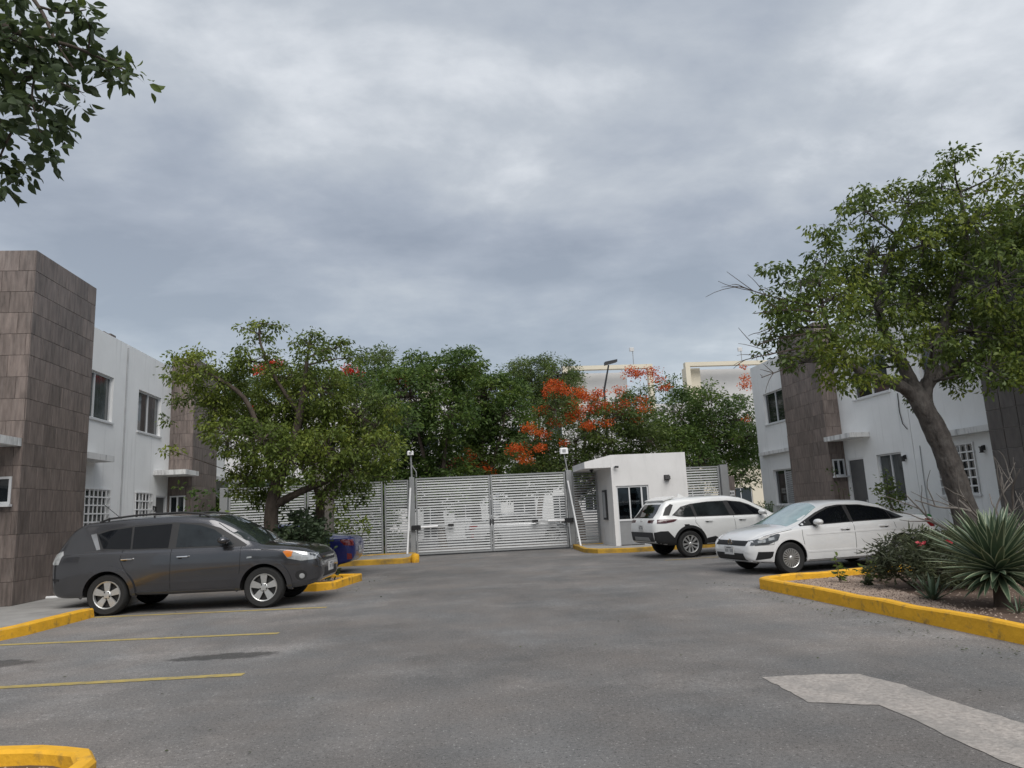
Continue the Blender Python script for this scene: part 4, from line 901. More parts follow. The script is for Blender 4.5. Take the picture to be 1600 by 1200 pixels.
# grey estate-bodied off-roader on the left
S_OUT = dict(sz=0.985, s=0.985, wh=dict(xf=1.335, xr=-1.335, R=0.345, W=0.225, rim=0.235, arch=0.405, track=0.78), st=[
    (-2.36, .52, .95, .98, 1.0, .73, .64), (-2.31, .40, 1.0, 1.12, 1.14, .82, .68), (-2.2, .33, 1.03, 1.27, 1.30, .87, .70), (-2.0, .31, 1.06, 1.50, 1.54, .895, .69), (-1.82, .31, 1.065, 1.575, 1.625, .905, .68), (-1.62, .31, 1.065, 1.585, 1.645, .905, .675),
    (-1.0, .31, 1.06, 1.62, 1.69, .905, .675), (-.3, .30, 1.05, 1.625, 1.70, .905, .675), (.3, .30, 1.04, 1.57, 1.66, .905, .68), (.7, .30, 1.035, 1.41, 1.50, .905, .69), (1.05, .30, 1.03, 1.20, 1.28, .90, .74), (1.28, .30, 1.02, 1.065, 1.13, .895, .78),
    (1.6, .30, .995, 1.03, 1.095, .892, .78), (1.9, .31, .955, .99, 1.045, .875, .75), (2.06, .34, .91, .945, .99, .84, .70), (2.18, .38, .84, .87, .905, .78, .62), (2.25, .44, .74, .77, .79, .69, .52), (2.28, .50, .66, .68, .70, .62, .46)])
c = Car('parked_car', 'dark grey off-road estate car with roof rails parked on the left', (-4.35, 13.78, 0), R(-4.2), S_OUT, 'paint_grey', cat='car')
c.both('window_band', [(-1.70, 1.40), (-1.42, 1.475), (-.94, 1.525), (-.3, 1.545), (.20, 1.51), (.52, 1.41), (1.02, 1.10), (1.0, 1.07), (-.3, 1.085), (-1.50, 1.12)], 'trim_black', off=.003)
c.both('rear_quarter_window', [(-1.60, 1.39), (-1.40, 1.45), (-1.02, 1.49), (-.98, 1.115), (-1.45, 1.14)], 'car_glass', off=.006)
c.both('rear_window', [(-.98, 1.492), (-.33, 1.52), (-.33, 1.105), (-.95, 1.115)], 'car_glass', off=.006)
c.both('front_window', [(-.20, 1.52), (.15, 1.475), (.42, 1.385), (.80, 1.12), (.76, 1.10), (-.20, 1.105)], 'car_glass2', off=.006)
c.both('pillar_trim', [(-1.72, 1.39), (-1.63, 1.41), (-1.50, 1.13), (-1.56, 1.12)], 'chrome', off=.007)
c.patch('windscreen', [(1.28, -.73), (1.28, .73), (1.0, .775), (.75, .735), (.47, .69), (.40, .3), (.40, -.3), (.47, -.69), (.75, -.735), (1.0, -.775)], ('top',), 'windscreen', off=.004, grid=.07)
c.patch('rear_screen', [(-.60, 1.10), (.60, 1.10), (.52, 1.50), (-.52, 1.50)], ('rear',), 'car_glass', off=.005)
for sd in (-1, 1):
    c.patch('headlight', [(2.20, .79), (2.19, .875), (2.02, .925), (1.70, .965), (1.66, .94), (1.74, .83), (1.97, .775)], ('side', sd), 'lamp_clear', off=.006, grid=.035)
    c.patch('indicator', [(1.66, .945), (1.72, .965), (1.83, .945), (1.81, .86), (1.74, .845)], ('side', sd), 'lamp_amber', off=.010, grid=.03)
    c.patch('tail_light', [(-2.30, .90), (-2.34, 1.05), (-2.16, 1.13), (-2.13, 1.06), (-2.18, .90)], ('side', sd), 'lamp_clear', off=.008, grid=.035)
    f = c.patch('fog_light', [(1.97+.10*math.cos(k*.5236), .53+.085*math.sin(k*.5236)) for k in range(12)], ('side', sd), 'trim_black', off=.004, grid=.03)
    c.patch('fog_lens', [(1.985+.045*math.cos(k*.5236), .515+.045*math.sin(k*.5236)) for k in range(12)], ('side', sd), 'lamp_clear', off=.008, grid=.03, parent=f)
    c.patch('side_repeater', [(1.04, .86), (1.13, .87), (1.13, .895), (1.05, .89)], ('side', sd), 'lamp_clear', off=.006, grid=.03)
c.patch('grille', [(-.42, .74), (.42, .74), (.5, .86), (-.5, .86)], ('front',), 'trim_black', off=.006); c.patch('lower_grille', [(-.5, .46), (.5, .46), (.44, .62), (-.44, .62)], ('front',), 'trim_black', off=.006)
c.patch('grille_bar', [(-.44, .785), (.44, .785), (.45, .815), (-.45, .815)], ('front',), 'chrome', off=.012)
c.patch('rear_bumper_trim', [(-.62, .50), (.62, .50), (.62, .60), (-.62, .60)], ('rear',), 'clad', off=.006)
c.both('bumper_slot', [(-2.33, .63), (-2.16, .62), (-2.16, .655), (-2.33, .67)], 'trim_black', off=.006)
c.both('sill_trim', [(-.92, .30), (.90, .30), (.93, .36), (-.95, .36)], 'clad', off=.012)
c.both('front_bumper_trim', [(1.75, .33), (2.2, .38), (2.22, .47), (1.76, .41)], 'clad', off=.008)
def archlip(c, ax, r0, r1, z0, m, a0=-8, a1=188, off=.014):
    R_ = c.wh['R']; k = 22; o = [(ax+r1*math.cos(R(a0+(a1-a0)*i/k)), (R_+r1*math.sin(R(a0+(a1-a0)*i/k)))/c.sz) for i in range(k+1)]; i_ = [(ax+r0*math.cos(R(a0+(a1-a0)*i/k)), (R_+r0*math.sin(R(a0+(a1-a0)*i/k)))/c.sz) for i in range(k, -1, -1)]
    c.both('wheel_arch', o+i_, m, off=off, grid=.05, back=.03)
for ax in (1.335, -1.335): archlip(c, ax, .403, .485, 0, c.p, off=.034)
c.strip('door_seam', [(.93, 1.07), (.93, .80), (.90, .38)]); c.strip('door_seam', [(-.265, 1.08), (-.265, .38)]); c.strip('door_seam', [(-1.10, 1.11), (-1.13, .95), (-1.06, .80), (-.93, .62), (-.90, .38)])
c.strip('door_crease', [(-.85, .52), (.88, .52)], 'paint_grey', .03, off=.006); c.strip('hood_seam', [(1.28, 1.00), (1.6, .975), (1.85, .93)])
c.mirror(.66, 1.12, 'paint_grey', sc_=1.15); c.handles([(-.05, .945), (-1.0, .945)], 'chrome'); c.handles([], 'chrome')
c.plate(2.27, .62, 'front'); c.plate(-2.36, .78, 'rear'); c.wheels('five')
for sd in (-1, 1):
    pts = [(-1.66, 1.585), (-1.5, 1.64), (-1.0, 1.685), (-.2, 1.70), (.15, 1.66), (.28, 1.60)]
    MB().tube([(x, sd*.60, z*.975+.035) for x, z in pts], .018, 8).build('roof_rail', M['trim_black'], c.root, smooth=True)
    for x in (-1.5, -.7, .1): MB().tube([(x, sd*.60, 1.52), (x, sd*.60, 1.70*.975 if x < 0 else 1.66)], .016, 6).build('rail_foot', M['trim_black'], c.root)
MB().tube([(-1.55, 0, 1.60), (-1.95, 0, 1.93)], .006, 5).build('aerial', M['trim_black'], c.root)
grey = c

# white saloon on the right
S_SED = dict(sz=0.925, s=0.985, wh=dict(xf=1.275, xr=-1.275, R=0.30, W=0.19, rim=0.185, arch=0.35, track=0.735), st=[
    (-2.27, .52, .82, .86, .88, .62, .52), (-2.22, .42, .92, .97, .99, .71, .60), (-2.1, .32, .985, 1.035, 1.06, .785, .64), (-1.75, .25, .985, 1.05, 1.10, .83, .63), (-1.48, .24, .98, 1.10, 1.15, .845, .605), (-1.0, .22, .975, 1.315, 1.37, .85, .575), (-.6, .21, .965, 1.395, 1.46, .85, .56),
    (-.05, .21, .955, 1.40, 1.475, .85, .56), (.3, .21, .945, 1.35, 1.435, .85, .57), (.65, .21, .935, 1.19, 1.275, .85, .61), (1.0, .21, .92, 1.01, 1.085, .845, .675), (1.2, .22, .90, .935, 1.00, .84, .705), (1.55, .23, .85, .885, .94, .825, .69), (1.82, .25, .78, .82, .865, .79, .635), (1.98, .28, .70, .735, .775, .725, .56), (2.07, .33, .60, .63, .66, .64, .48), (2.105, .40, .52, .54, .56, .56, .42)])
def saloon(name, label, loc, hd, pm, screen='windscreen', full=True):
    c = Car(name, label, loc, hd, S_SED, pm)
    c.both('window_band', [(-1.46, 1.03), (-1.33, 1.13), (-1.0, 1.255), (-.55, 1.345), (-.05, 1.365), (.22, 1.33), (.50, 1.225), (.98, .985), (.98, .955), (-.3, .99), (-1.2, 1.00)], 'trim_black', off=.003)
    c.both('rear_window', [(-1.10, 1.175), (-.95, 1.245), (-.53, 1.325), (-.24, 1.338), (-.22, 1.005), (-1.10, 1.02)], 'car_glass', off=.006)
    c.both('quarter_window', [(-1.40, 1.045), (-1.30, 1.115), (-1.13, 1.165), (-1.13, 1.022)], 'car_glass', off=.006)
    c.both('front_window', [(-.14, 1.34), (.18, 1.305), (.45, 1.205), (.72, 1.07), (.72, .985), (-.14, 1.00)], 'car_glass', off=.006)
    c.patch('windscreen', [(1.19, -.63), (1.19, .63), (.85, .64), (.42, .545), (.35, .25), (.35, -.25), (.42, -.545), (.85, -.64)], ('top',), screen, off=.004, grid=.07)
    c.patch('rear_screen', [(-1.50, -.52), (-1.50, .52), (-.86, .46), (-.80, 0), (-.86, -.46)], ('top',), 'car_glass', off=.004, grid=.07)
    for sd in (-1, 1):
        c.patch('headlight', [(-.30, .625), (-.28, .70), (.05, .765), (.30, .80), (.36, .785), (.28, .68), (.10, .625)] if sd > 0 else [(.30, .625), (.28, .70), (-.05, .765), (-.30, .80), (-.36, .785), (-.28, .68), (-.10, .625)][::-1], ('turn', sd*38), 'lamp_dark', off=.006, grid=.035) if False else None
        hl = [(2.04, .615), (2.00, .71), (1.80, .785), (1.50, .835), (1.47, .81), (1.53, .70), (1.72, .63)]
        o = c.patch('headlight', hl, ('side', sd), 'lamp_dark', off=.006, grid=.03)
        c.patch('reflector', [(1.60, .72), (1.72, .70), (1.72, .755), (1.60, .775)], ('side', sd), 'lamp_clear', off=.010, grid=.025, parent=o)
        c.patch('reflector', [(1.78, .67), (1.92, .66), (1.92, .70), (1.78, .735)], ('side', sd), 'lamp_clear', off=.010, grid=.025, parent=o)
        tl = c.patch('tail_light', [(-2.24, .78), (-2.22, .95), (-1.92, .97), (-1.90, .93), (-2.02, .80)], ('side', sd), 'lamp_red', off=.008, grid=.03)
        c.patch('lower_vent', [(1.97, .32), (1.93, .485), (1.56, .475), (1.70, .345)], ('side', sd), 'trim_black', off=.006, grid=.03)
        c.patch('reflector', [(-2.20, .42), (-2.19, .56), (-2.08, .58), (-2.08, .40)], ('side', sd), 'lamp_red', off=.006, grid=.03)
    c.patch('grille', [(-.55, .605), (.55, .605), (.55, .705), (-.55, .705)], ('front',), 'trim_black', off=.006, grid=.04)
    c.patch('lower_grille', [(-.52, .29), (.52, .29), (.50, .45), (-.50, .45)], ('front',), 'trim_black', off=.006, grid=.04)
    c.patch('bumper_lip', [(-.62, .265), (.62, .265), (.62, .30), (-.62, .30)], ('front',), c.p, off=.014, grid=.05)
    c.both('sill_trim', [(-.88, .235), (.88, .235), (.88, .275), (-.88, .275)], 'chrome', off=.006)
    c.strip('door_seam', [(.98, .95), (.99, .75), (.93, .30)]); c.strip('door_seam', [(-.19, .99), (-.19, .30)]); c.strip('door_seam', [(-1.12, 1.0), (-1.16, .82), (-.93, .55), (-.86, .30)])
    c.strip('hood_seam', [(1.2, .90), (1.55, .845), (1.80, .79)]); c.strip('bumper_seam', [(1.60, .70), (1.62, .62), (2.02, .61)]); c.strip('door_crease', [(-1.3, .80), (.9, .785)], c.p, .03, off=.006); c.strip('lower_crease', [(-.85, .43), (.9, .43)], c.p, .035, off=.005)
    c.mirror(.66, .965, 'paint_white' if pm == 'paint_white' else pm, sc_=1.0); c.handles([(.02, .86), (-.88, .875)], pm); c.wheels('multi'); c.plate(2.1, .50, 'front'); c.plate(-2.2, .66, 'rear')
    for ax in (1.275, -1.275): archlip(c, ax, .349, .385, 0, c.p, off=.008)
    return c
sed = saloon('parked_car', 'white saloon parked nose out behind the right planter, pale shade in windscreen', (7.64, 14.24, 0), R(188), 'paint_white', 'sunshade')
# round badge on the nose of the white saloon: ring with crossed strokes
h = sed.bvh.ray_cast(Vector((6, 0, .665*sed.sz)), Vector((-1, 0, 0)))[0]; bx = h.x+.018; bz = h.z; mb = MB()
n = 24
for r0, r1 in ((.058, .070),):
    mb.add([(bx, r*math.cos(2*math.pi*k/n), bz+r*math.sin(2*math.pi*k/n)) for r in (r0, r1) for k in range(n)] + [(bx-.012, r1*math.cos(2*math.pi*k/n), bz+r1*math.sin(2*math.pi*k/n)) for k in range(n)], [(k, (k+1) % n, n+(k+1) % n, n+k) for k in range(n)] + [(n+k, n+(k+1) % n, 2*n+(k+1) % n, 2*n+k) for k in range(n)])
for a, b in (((-.026, .052), (-.004, .006)), ((-.004, .006), (.004, .006)), ((.004, .006), (.026, .052)), ((-.05, .028), (-.022, -.05)), ((-.022, -.05), (0, -.008)), ((0, -.008), (.022, -.05)), ((.022, -.05), (.05, .028))):
    mb.tube([(bx, a[0], bz+a[1]), (bx, b[0], bz+b[1])], .0055, 6)
mb.build('badge', M['chrome'], sed.root)
MB().tube([(bx-.02, 0, bz), (bx-.006, 0, bz)], .06, 20).build('badge_disc', M['trim_black'], sed.root)
saloon('parked_car', 'dark blue saloon behind the shrubs left of the gate, only its tail showing', (-4.55, 20.15, 0), R(176), 'paint_blue')
saloon('parked_car', 'silver saloon beyond the gate, glimpsed through the slats', (3.1, 30.5, 0), R(6), 'paint_silver')

# white crossover by the guard house
S_ROG = dict(sz=0.93, s=0.985, wh=dict(xf=1.35, xr=-1.35, R=0.35, W=0.225, rim=0.235, arch=0.42, track=0.79), st=[
    (-2.34, .56, .93, .97, .99, .72, .62), (-2.29, .46, 1.02, 1.09, 1.11, .81, .68), (-2.15, .40, 1.075, 1.24, 1.27, .875, .71), (-1.98, .37, 1.09, 1.46, 1.50, .905, .70), (-1.82, .35, 1.095, 1.59, 1.65, .915, .685), (-1.5, .34, 1.095, 1.62, 1.695, .92, .68),
    (-.9, .33, 1.09, 1.645, 1.72, .92, .68), (-.2, .33, 1.08, 1.65, 1.725, .92, .68), (.35, .33, 1.07, 1.58, 1.665, .92, .685), (.75, .33, 1.06, 1.41, 1.495, .918, .70), (1.1, .33, 1.05, 1.21, 1.285, .912, .74), (1.32, .34, 1.04, 1.085, 1.15, .905, .78), (1.75, .36, 1.0, 1.035, 1.10, .885, .76), (2.02, .39, .935, .97, 1.02, .845, .70), (2.18, .43, .83, .86, .90, .77, .60), (2.28, .52, .70, .72, .74, .66, .50)])
c = Car('parked_car', 'white crossover with black lower trim parked beside the guard house', (7.56, 19.5, 0), R(8), S_ROG, 'paint_white2')
c.both('window_band', [(-1.80, 1.20), (-1.50, 1.43), (-1.2, 1.50), (-.7, 1.545), (-.1, 1.55), (.3, 1.50), (.55, 1.41), (1.05, 1.125), (1.02, 1.10), (-.3, 1.115), (-1.45, 1.13), (-1.66, 1.16)], 'trim_black', off=.003)
c.both('quarter_window', [(-1.72, 1.215), (-1.48, 1.405), (-1.22, 1.475), (-1.16, 1.15), (-1.44, 1.15)], 'car_glass2', off=.006)
c.both('rear_window', [(-1.13, 1.485), (-.68, 1.525), (-.22, 1.53), (-.12, 1.135), (-1.08, 1.15)], 'car_glass2', off=.006)
c.both('front_window', [(-.08, 1.53), (.26, 1.485), (.52, 1.39), (.90, 1.16), (.86, 1.125), (.06, 1.135)], 'car_glass', off=.006)
c.patch('windscreen', [(1.30, -.70), (1.30, .70), (.98, .72), (.50, .65), (.44, .3), (.44, -.3), (.50, -.65), (.98, -.72)], ('top',), 'windscreen', off=.004, grid=.07)
c.patch('rear_screen', [(-.62, 1.14), (.62, 1.14), (.53, 1.52), (-.53, 1.52)], ('rear',), 'car_glass', off=.005)
for sd in (-1, 1):
    c.patch('tail_light', [(-2.25, .99), (-2.22, 1.09), (-1.90, 1.10), (-1.68, 1.08), (-1.80, 1.02), (-2.05, .985)], ('side', sd), 'lamp_smoke', off=.010, grid=.03)
    c.patch('rear_cladding', [(-2.30, .48), (-2.32, .74), (-2.18, .77), (-1.98, .77), (-1.74, .50), (-1.78, .38), (-2.1, .38)], ('side', sd), 'trim_black', off=.010, grid=.04)
    c.patch('headlight', [(2.08, .83), (2.02, .90), (1.75, .955), (1.72, .92), (1.88, .83)], ('side', sd), 'lamp_clear', off=.008, grid=.035)
    c.patch('sill_cladding', [(-.90, .335), (.90, .335), (.94, .50), (.3, .44), (-.35, .44), (-.62, .56), (-.86, .52)], ('side', sd), 'trim_black', off=.012, grid=.05)
    c.patch('spoiler_cheek', [(-2.05, 1.20), (-1.93, 1.42), (-1.78, 1.52), (-1.70, 1.49), (-1.88, 1.20)], ('side', sd), 'trim_black', off=.005, grid=.04)
    c.patch('front_cladding', [(1.80, .40), (2.15, .44), (2.12, .62), (1.86, .60)], ('side', sd), 'trim_black', off=.008, grid=.04)
c.patch('rear_light_bar', [(-.70, 1.0), (-.42, 1.01), (-.42, 1.08), (-.72, 1.09)], ('rear',), 'lamp_smoke', off=.008); c.patch('rear_light_bar', [(.70, 1.0), (.42, 1.01), (.42, 1.08), (.72, 1.09)], ('rear',), 'lamp_smoke', off=.008)
c.patch('bumper_cladding', [(-.72, .48), (.72, .48), (.72, .74), (-.72, .74)], ('rear',), 'clad', off=.008); c.patch('skid_plate', [(-.5, .50), (.5, .50), (.45, .60), (-.45, .60)], ('rear',), 'steel', off=.014)
c.patch('grille', [(-.42, .55), (.42, .55), (.5, .80), (-.5, .80)], ('front',), 'trim_black', off=.006)
c.strip('door_seam', [(1.0, 1.10), (1.02, .85), (.95, .50)]); c.strip('door_seam', [(-.02, 1.12), (0.0, .8), (-.02, .46)]); c.strip('door_seam', [(-1.15, 1.14), (-1.17, .98), (-1.0, .75), (-.90, .52)]); c.strip('hood_seam', [(1.32, 1.03), (1.7, .995), (1.95, .95)])
c.strip('fuel_flap', [(-1.50, .93), (-1.36, .93), (-1.34, .80), (-1.48, .80), (-1.50, .93)], 'seam', .005, sides=(-1,))
for ax in (1.35, -1.35): archlip(c, ax, .418, .49, 0, 'trim_black', -20, 200)
c.mirror(.80, 1.10, 'paint_white2', sc_=1.15); c.handles([(.22, 1.0), (-.78, 1.0)], 'paint_white2'); c.wheels('split'); c.plate(-2.3, .86, 'rear', .30, .15)
mb = MB(); h = c.bvh.ray_cast(Vector((-6, 0, 1.05*.93)), Vector((1, 0, 0)))[0]; n = 20
mb.add([(h.x-.012, r*math.cos(2*math.pi*k/n), h.z+r*math.sin(2*math.pi*k/n)) for r in (.045, .055) for k in range(n)], [(k, (k+1) % n, n+(k+1) % n, n+k) for k in range(n)]); mb.box(h.x-.014, h.x-.008, -.065, .065, h.z-.010, h.z+.010); mb.build('badge', M['chrome'], c.root)
MB().extr([(-1.92, -.60, 1.59*.94), (-1.92, .60, 1.59*.94), (-1.55, .62, 1.695*.94), (-1.55, -.62, 1.695*.94)], (0, 0, .03)).build('roof_spoiler', M['paint_white2'], c.root)
MB().extr([(-1.20, 0, 1.60), (-.98, 0, 1.60), (-1.16, 0, 1.69)], (0, .03, 0)).build('aerial_fin', M['paint_white2'], c.root)
# ------------------------------------------------------------------ plants
def leaf_mesh(name, P, D, S, mats, shape='kite', seed=0, width=0.5, up=None, midx=None):
    """P positions, D directions, S lengths -> one mesh of separate leaves with a random value per leaf"""
    g = np.random.default_rng(seed); n = len(P); D = D/np.maximum(np.linalg.norm(D, axis=1, keepdims=True), 1e-6)
    rv = g.normal(size=(n, 3)) if up is None else up+g.normal(size=(n, 3))*0.35
    s = np.cross(D, rv); s /= np.maximum(np.linalg.norm(s, axis=1, keepdims=True), 1e-6); nn = np.cross(s, D)
    if shape == 'kite': T = [(0, 0, 0), (.45, .5, .10), (1, 0, -.06), (.45, -.5, .10)]; F_ = [(0, 1, 2, 3)]
    elif shape == 'ovate': T = [(0, 0, 0), (.18, .34, .06), (.45, .5, .09), (.75, .33, .05), (1, 0, -.10), (.75, -.33, .05), (.45, -.5, .09), (.18, -.34, .06), (.5, 0, 0)]; F_ = [(8, 0, 1, 2), (8, 2, 3, 4), (8, 4, 5, 6), (8, 6, 7, 0)]
    else: T = [(0, .04, 0), (.5, .5, .02), (1, 0, -.05), (.5, -.5, .02)]; F_ = [(0, 1, 2, 3)]
    T = np.array(T); k = len(T); wv = (S*width)[:, None]
    V = P[:, None, :] + (D*S[:, None])[:, None, :]*T[None, :, 0, None] + (s*wv)[:, None, :]*T[None, :, 1, None] + (nn*S[:, None])[:, None, :]*T[None, :, 2, None]
    V = V.reshape(-1, 3); fl = np.array(F_); nf = len(F_); fv = fl.shape[1]
    idx = (np.arange(n)[:, None, None]*k + fl[None]).reshape(-1)
    me = bpy.data.meshes.new(name); me.vertices.add(len(V)); me.vertices.foreach_set('co', V.astype(np.float32).ravel())
    me.loops.add(len(idx)); me.loops.foreach_set('vertex_index', idx.astype(np.int32)); me.polygons.add(n*nf); me.polygons.foreach_set('loop_start', (np.arange(n*nf)*fv).astype(np.int32))
    me.update(calc_edges=True); a = me.attributes.new('rnd', 'FLOAT', 'FACE'); a.data.foreach_set('value', np.repeat(g.random(n), nf).astype(np.float32))
    for m in (mats if isinstance(mats, (list, tuple)) else [mats]): me.materials.append(m)
    return me
def clusters(blobs, per, r_cl, nl, ls, seed, droop=0.55, shell=0.55):
    """leaf clumps at twig ends through the blobs' volume: returns clump centres with their blob and the leaf arrays"""
    g = np.random.default_rng(seed); C, B = [], []
    for bi, (x, y, z, rx, ry, rz) in enumerate(blobs):
        vol = rx*ry*rz; n = max(3, int(per*vol**(2/3)))
        u = g.normal(size=(n, 3)); u /= np.linalg.norm(u, axis=1, keepdims=True); rr = (shell+(1-shell)*g.random(n))**0.7*g.uniform(.82, 1.12, n)
        C.append(np.array([x, y, z])+u*rr[:, None]*np.array([rx, ry, rz])); B += [bi]*n
    C = np.concatenate(C); n = len(C); cnt = g.integers(int(nl*.6), int(nl*1.4)+1, n); k = cnt.sum(); ci = np.repeat(np.arange(n), cnt)
    d = g.normal(size=(k, 3)); d /= np.linalg.norm(d, axis=1, keepdims=True); rad = r_cl*g.uniform(.15, 1.0, k)[:, None]*g.uniform(.7, 1.3, n)[ci][:, None]
    P = C[ci]+d*rad*np.array([1, 1, .62]); D = d*np.array([1, 1, .6]); D[:, 2] -= droop*g.uniform(.3, 1.5, k); D += g.normal(size=(k, 3))*.25
    return C, B, P, D, ls*g.uniform(.6, 1.25, k)
def curve(a, b, bend, n=6, rg=None):
    a, b = Vector(a), Vector(b); rg = rg or rng; m = (a+b)/2+Vector((rg.uniform(-1, 1), rg.uniform(-1, 1), rg.uniform(-.2, 1)))*bend*(b-a).length
    return [a*(1-t)**2+m*2*t*(1-t)+b*t*t for t in (i/n for i in range(n+1))]
def tree(name, label, base, stems, blobs, leaf, lm='leaf_r', bark='bark', per=60, r_cl=.22, nl=16, seed=1, flowers=None, cat='tree', shape='kite', width=.5, droop=.55, twig_r=.012, extra=None, fm='flower', group=None, shell=.55, twigs=True, dead=None):
    """stems: list of [(point, radius), ...]; blobs: foliage masses (x,y,z,rx,ry,rz)"""
    rg = random.Random(seed); root = empty(name, base, 0, label, cat, group); b0 = Vector(base); mb = MB(); nodes = []
    for st in stems:
        pts = [Vector(p) for p, r_ in st]; rr = [r_ for p, r_ in st]; P, Q = [], []
        for i in range(len(pts)-1):
            for k in range(5):
                t = k/5; p0, p1, p2, p3 = pts[max(0, i-1)], pts[i], pts[i+1], pts[min(len(pts)-1, i+2)]
                P.append(0.5*((2*p1)+(-p0+p2)*t+(2*p0-5*p1+4*p2-p3)*t*t+(-p0+3*p1-3*p2+p3)*t**3)); Q.append((rr[i]*(1-t)+rr[i+1]*t)*rg.uniform(.94, 1.06))
        P.append(pts[-1]); Q.append(rr[-1]); mb.tube([p-b0 for p in P], Q, 10); nodes += list(zip(P, Q))
    C, B, LP, LD, LS = clusters(blobs, per, r_cl, nl, leaf, seed, droop, shell)
    hub = []
    for (x, y, z, rx, ry, rz) in blobs:
        c_ = Vector((x, y, z)); p, q_ = min(nodes, key=lambda t: (t[0]-c_).length+max(0, t[0].z-c_.z)*1.2); r0 = min(q_*.7, .015+.035*max(rx, rz)); pts = curve(p, c_, .18, 6, rg)
        mb.tube([v-b0 for v in pts], [r0*(1-.55*i/6) for i in range(7)], 6, False); hub.append((c_, r0*.45))
        nodes += [(pts[3], r0*.7), (pts[5], r0*.5)]
    if twigs:
        for i in range(len(C)):
            if rg.random() < .55:
                c_, r0 = hub[B[i]]; pts = curve(c_, C[i], .15, 3, rg); t0 = min(r0, twig_r); mb.tube([v-b0 for v in pts], [t0, t0*.8, t0*.6, t0*.35], 4, False)
    mb.build('trunk', M[bark], root, smooth=True)
    if len(LP): link('crown', leaf_mesh('crown', LP-np.array(b0), LD, LS, M[lm], shape, seed, width), root)
    if flowers:
        fb, fper, fsz, fr_, fn = flowers; C2, B2, P2, D2, S2 = clusters(fb, fper, fr_, fn, fsz, seed+77, .1, .2); link('blossom', leaf_mesh('blossom', P2-np.array(b0), D2, S2, M[fm], 'kite', seed+5, .75), root)
    if dead:
        for a, b in dead:
            mb = MB()
            pts = curve(a, b, .12, 6, rg); L_ = (Vector(b)-Vector(a)).length; mb.tube([v-b0 for v in pts], [.017*(1-.8*i/6)+.004 for i in range(7)], 5, False)
            for k in range(7):
                p = pts[rg.randint(2, 6)]; q_ = p+((pts[-1]-pts[0]).normalized()+Vector((rg.uniform(-1, 1), rg.uniform(-.6, .6), rg.uniform(-.9, .9)))).normalized()*L_*rg.uniform(.15, .4); mb.tube([v-b0 for v in curve(p, q_, .15, 4, rg)], [.008, .007, .006, .005, .004], 4, False)
            mb.build('bare_branch', M['bark'], root)
    return root
def pxb(lst, Y0, dj=.6, flat=1.0, seed=3):
    """foliage masses from their place in the picture at distance Y0, scattered in depth"""
    rg = random.Random(seed); o = []
    for it in lst:
        px, py, r_ = it[:3]; y = Y0+(it[3] if len(it) > 3 else rg.uniform(-dj, dj)); p = at(px, py, y); m = r_*p.length/FPX*0.97; o.append((p.x, p.y, p.z, m, m*1.0, m*.85*flat))
    return o
# --- big tree on the right
YR = 12.2
def pr(px, py, dy=0.0): return at(px, py, YR+dy)
tr = [(Vector((9.28, YR, 0.0)), .29), (pr(1517, 835), .235), (pr(1500, 775), .215), (pr(1480, 715), .20), (pr(1458, 665), .19), (pr(1438, 628), .18), (pr(1424, 598, .15), .13), (pr(1405, 560, .35), .09)]
st = [tr, [(pr(1452, 655), .12), (pr(1420, 612), .115), (pr(1378, 592, -.1), .10), (pr(1340, 578, .1), .075), (pr(1312, 545, .2), .055), (pr(1290, 500, .2), .04), (pr(1280, 440, -.3), .03)],
      [(pr(1452, 655, .05), .13), (pr(1446, 605, .12), .13), (pr(1480, 575, .4), .12), (pr(1530, 560, .7), .09), (pr(1590, 520, 1.0), .06), (pr(1650, 450, 1.2), .04)],
      [(pr(1440, 632, .05), .12), (pr(1414, 575, .3), .11), (pr(1385, 530, .5), .10), (pr(1372, 470, .6), .07), (pr(1390, 400, .6), .05), (pr(1420, 330, .5), .03)],
      [(pr(1444, 625), .10), (pr(1465, 540, .2), .10), (pr(1490, 460, .2), .07), (pr(1510, 380, .1), .05), (pr(1500, 300, 0), .03)]]
bl = pxb([(1252, 440, 42), (1292, 400, 34), (1287, 350, 24), (1352, 330, 38), (1418, 318, 42), (1338, 322, 22), (1492, 256, 24), (1470, 296, 34), (1558, 272, 26), (1522, 345, 50), (1582, 355, 50), (1445, 382, 56), (1362, 402, 50), (1300, 468, 50), (1236, 512, 36), (1262, 566, 36), (1318, 548, 40), (1226, 566, 20), (1366, 482, 50), (1424, 466, 52), (1492, 440, 56), (1560, 440, 60), (1592, 520, 55), (1522, 518, 55), (1458, 538, 40), (1545, 578, 38), (1588, 562, 34), (1392, 548, 36), (1188, 455, 13), (1432, 628, 14), (1500, 590, 28), (1350, 580, 26), (1216, 470, 26), (1330, 590, 26, -.6), (1295, 590, 24, -.5), (1380, 585, 22, -.7), (1300, 520, 44, -.9), (1235, 480, 34, -.6), (1205, 540, 20), (1345, 540, 36, -.9), (1210, 430, 20),
          (1640, 400, 80), (1690, 480, 80), (1640, 310, 60), (1650, 560, 60), (1700, 380, 80), (1400, 430, 60, 1.6), (1480, 500, 60, 1.8), (1550, 400, 60, 1.7), (1330, 450, 50, 1.3), (1470, 350, 45, 1.5)], YR, .9)
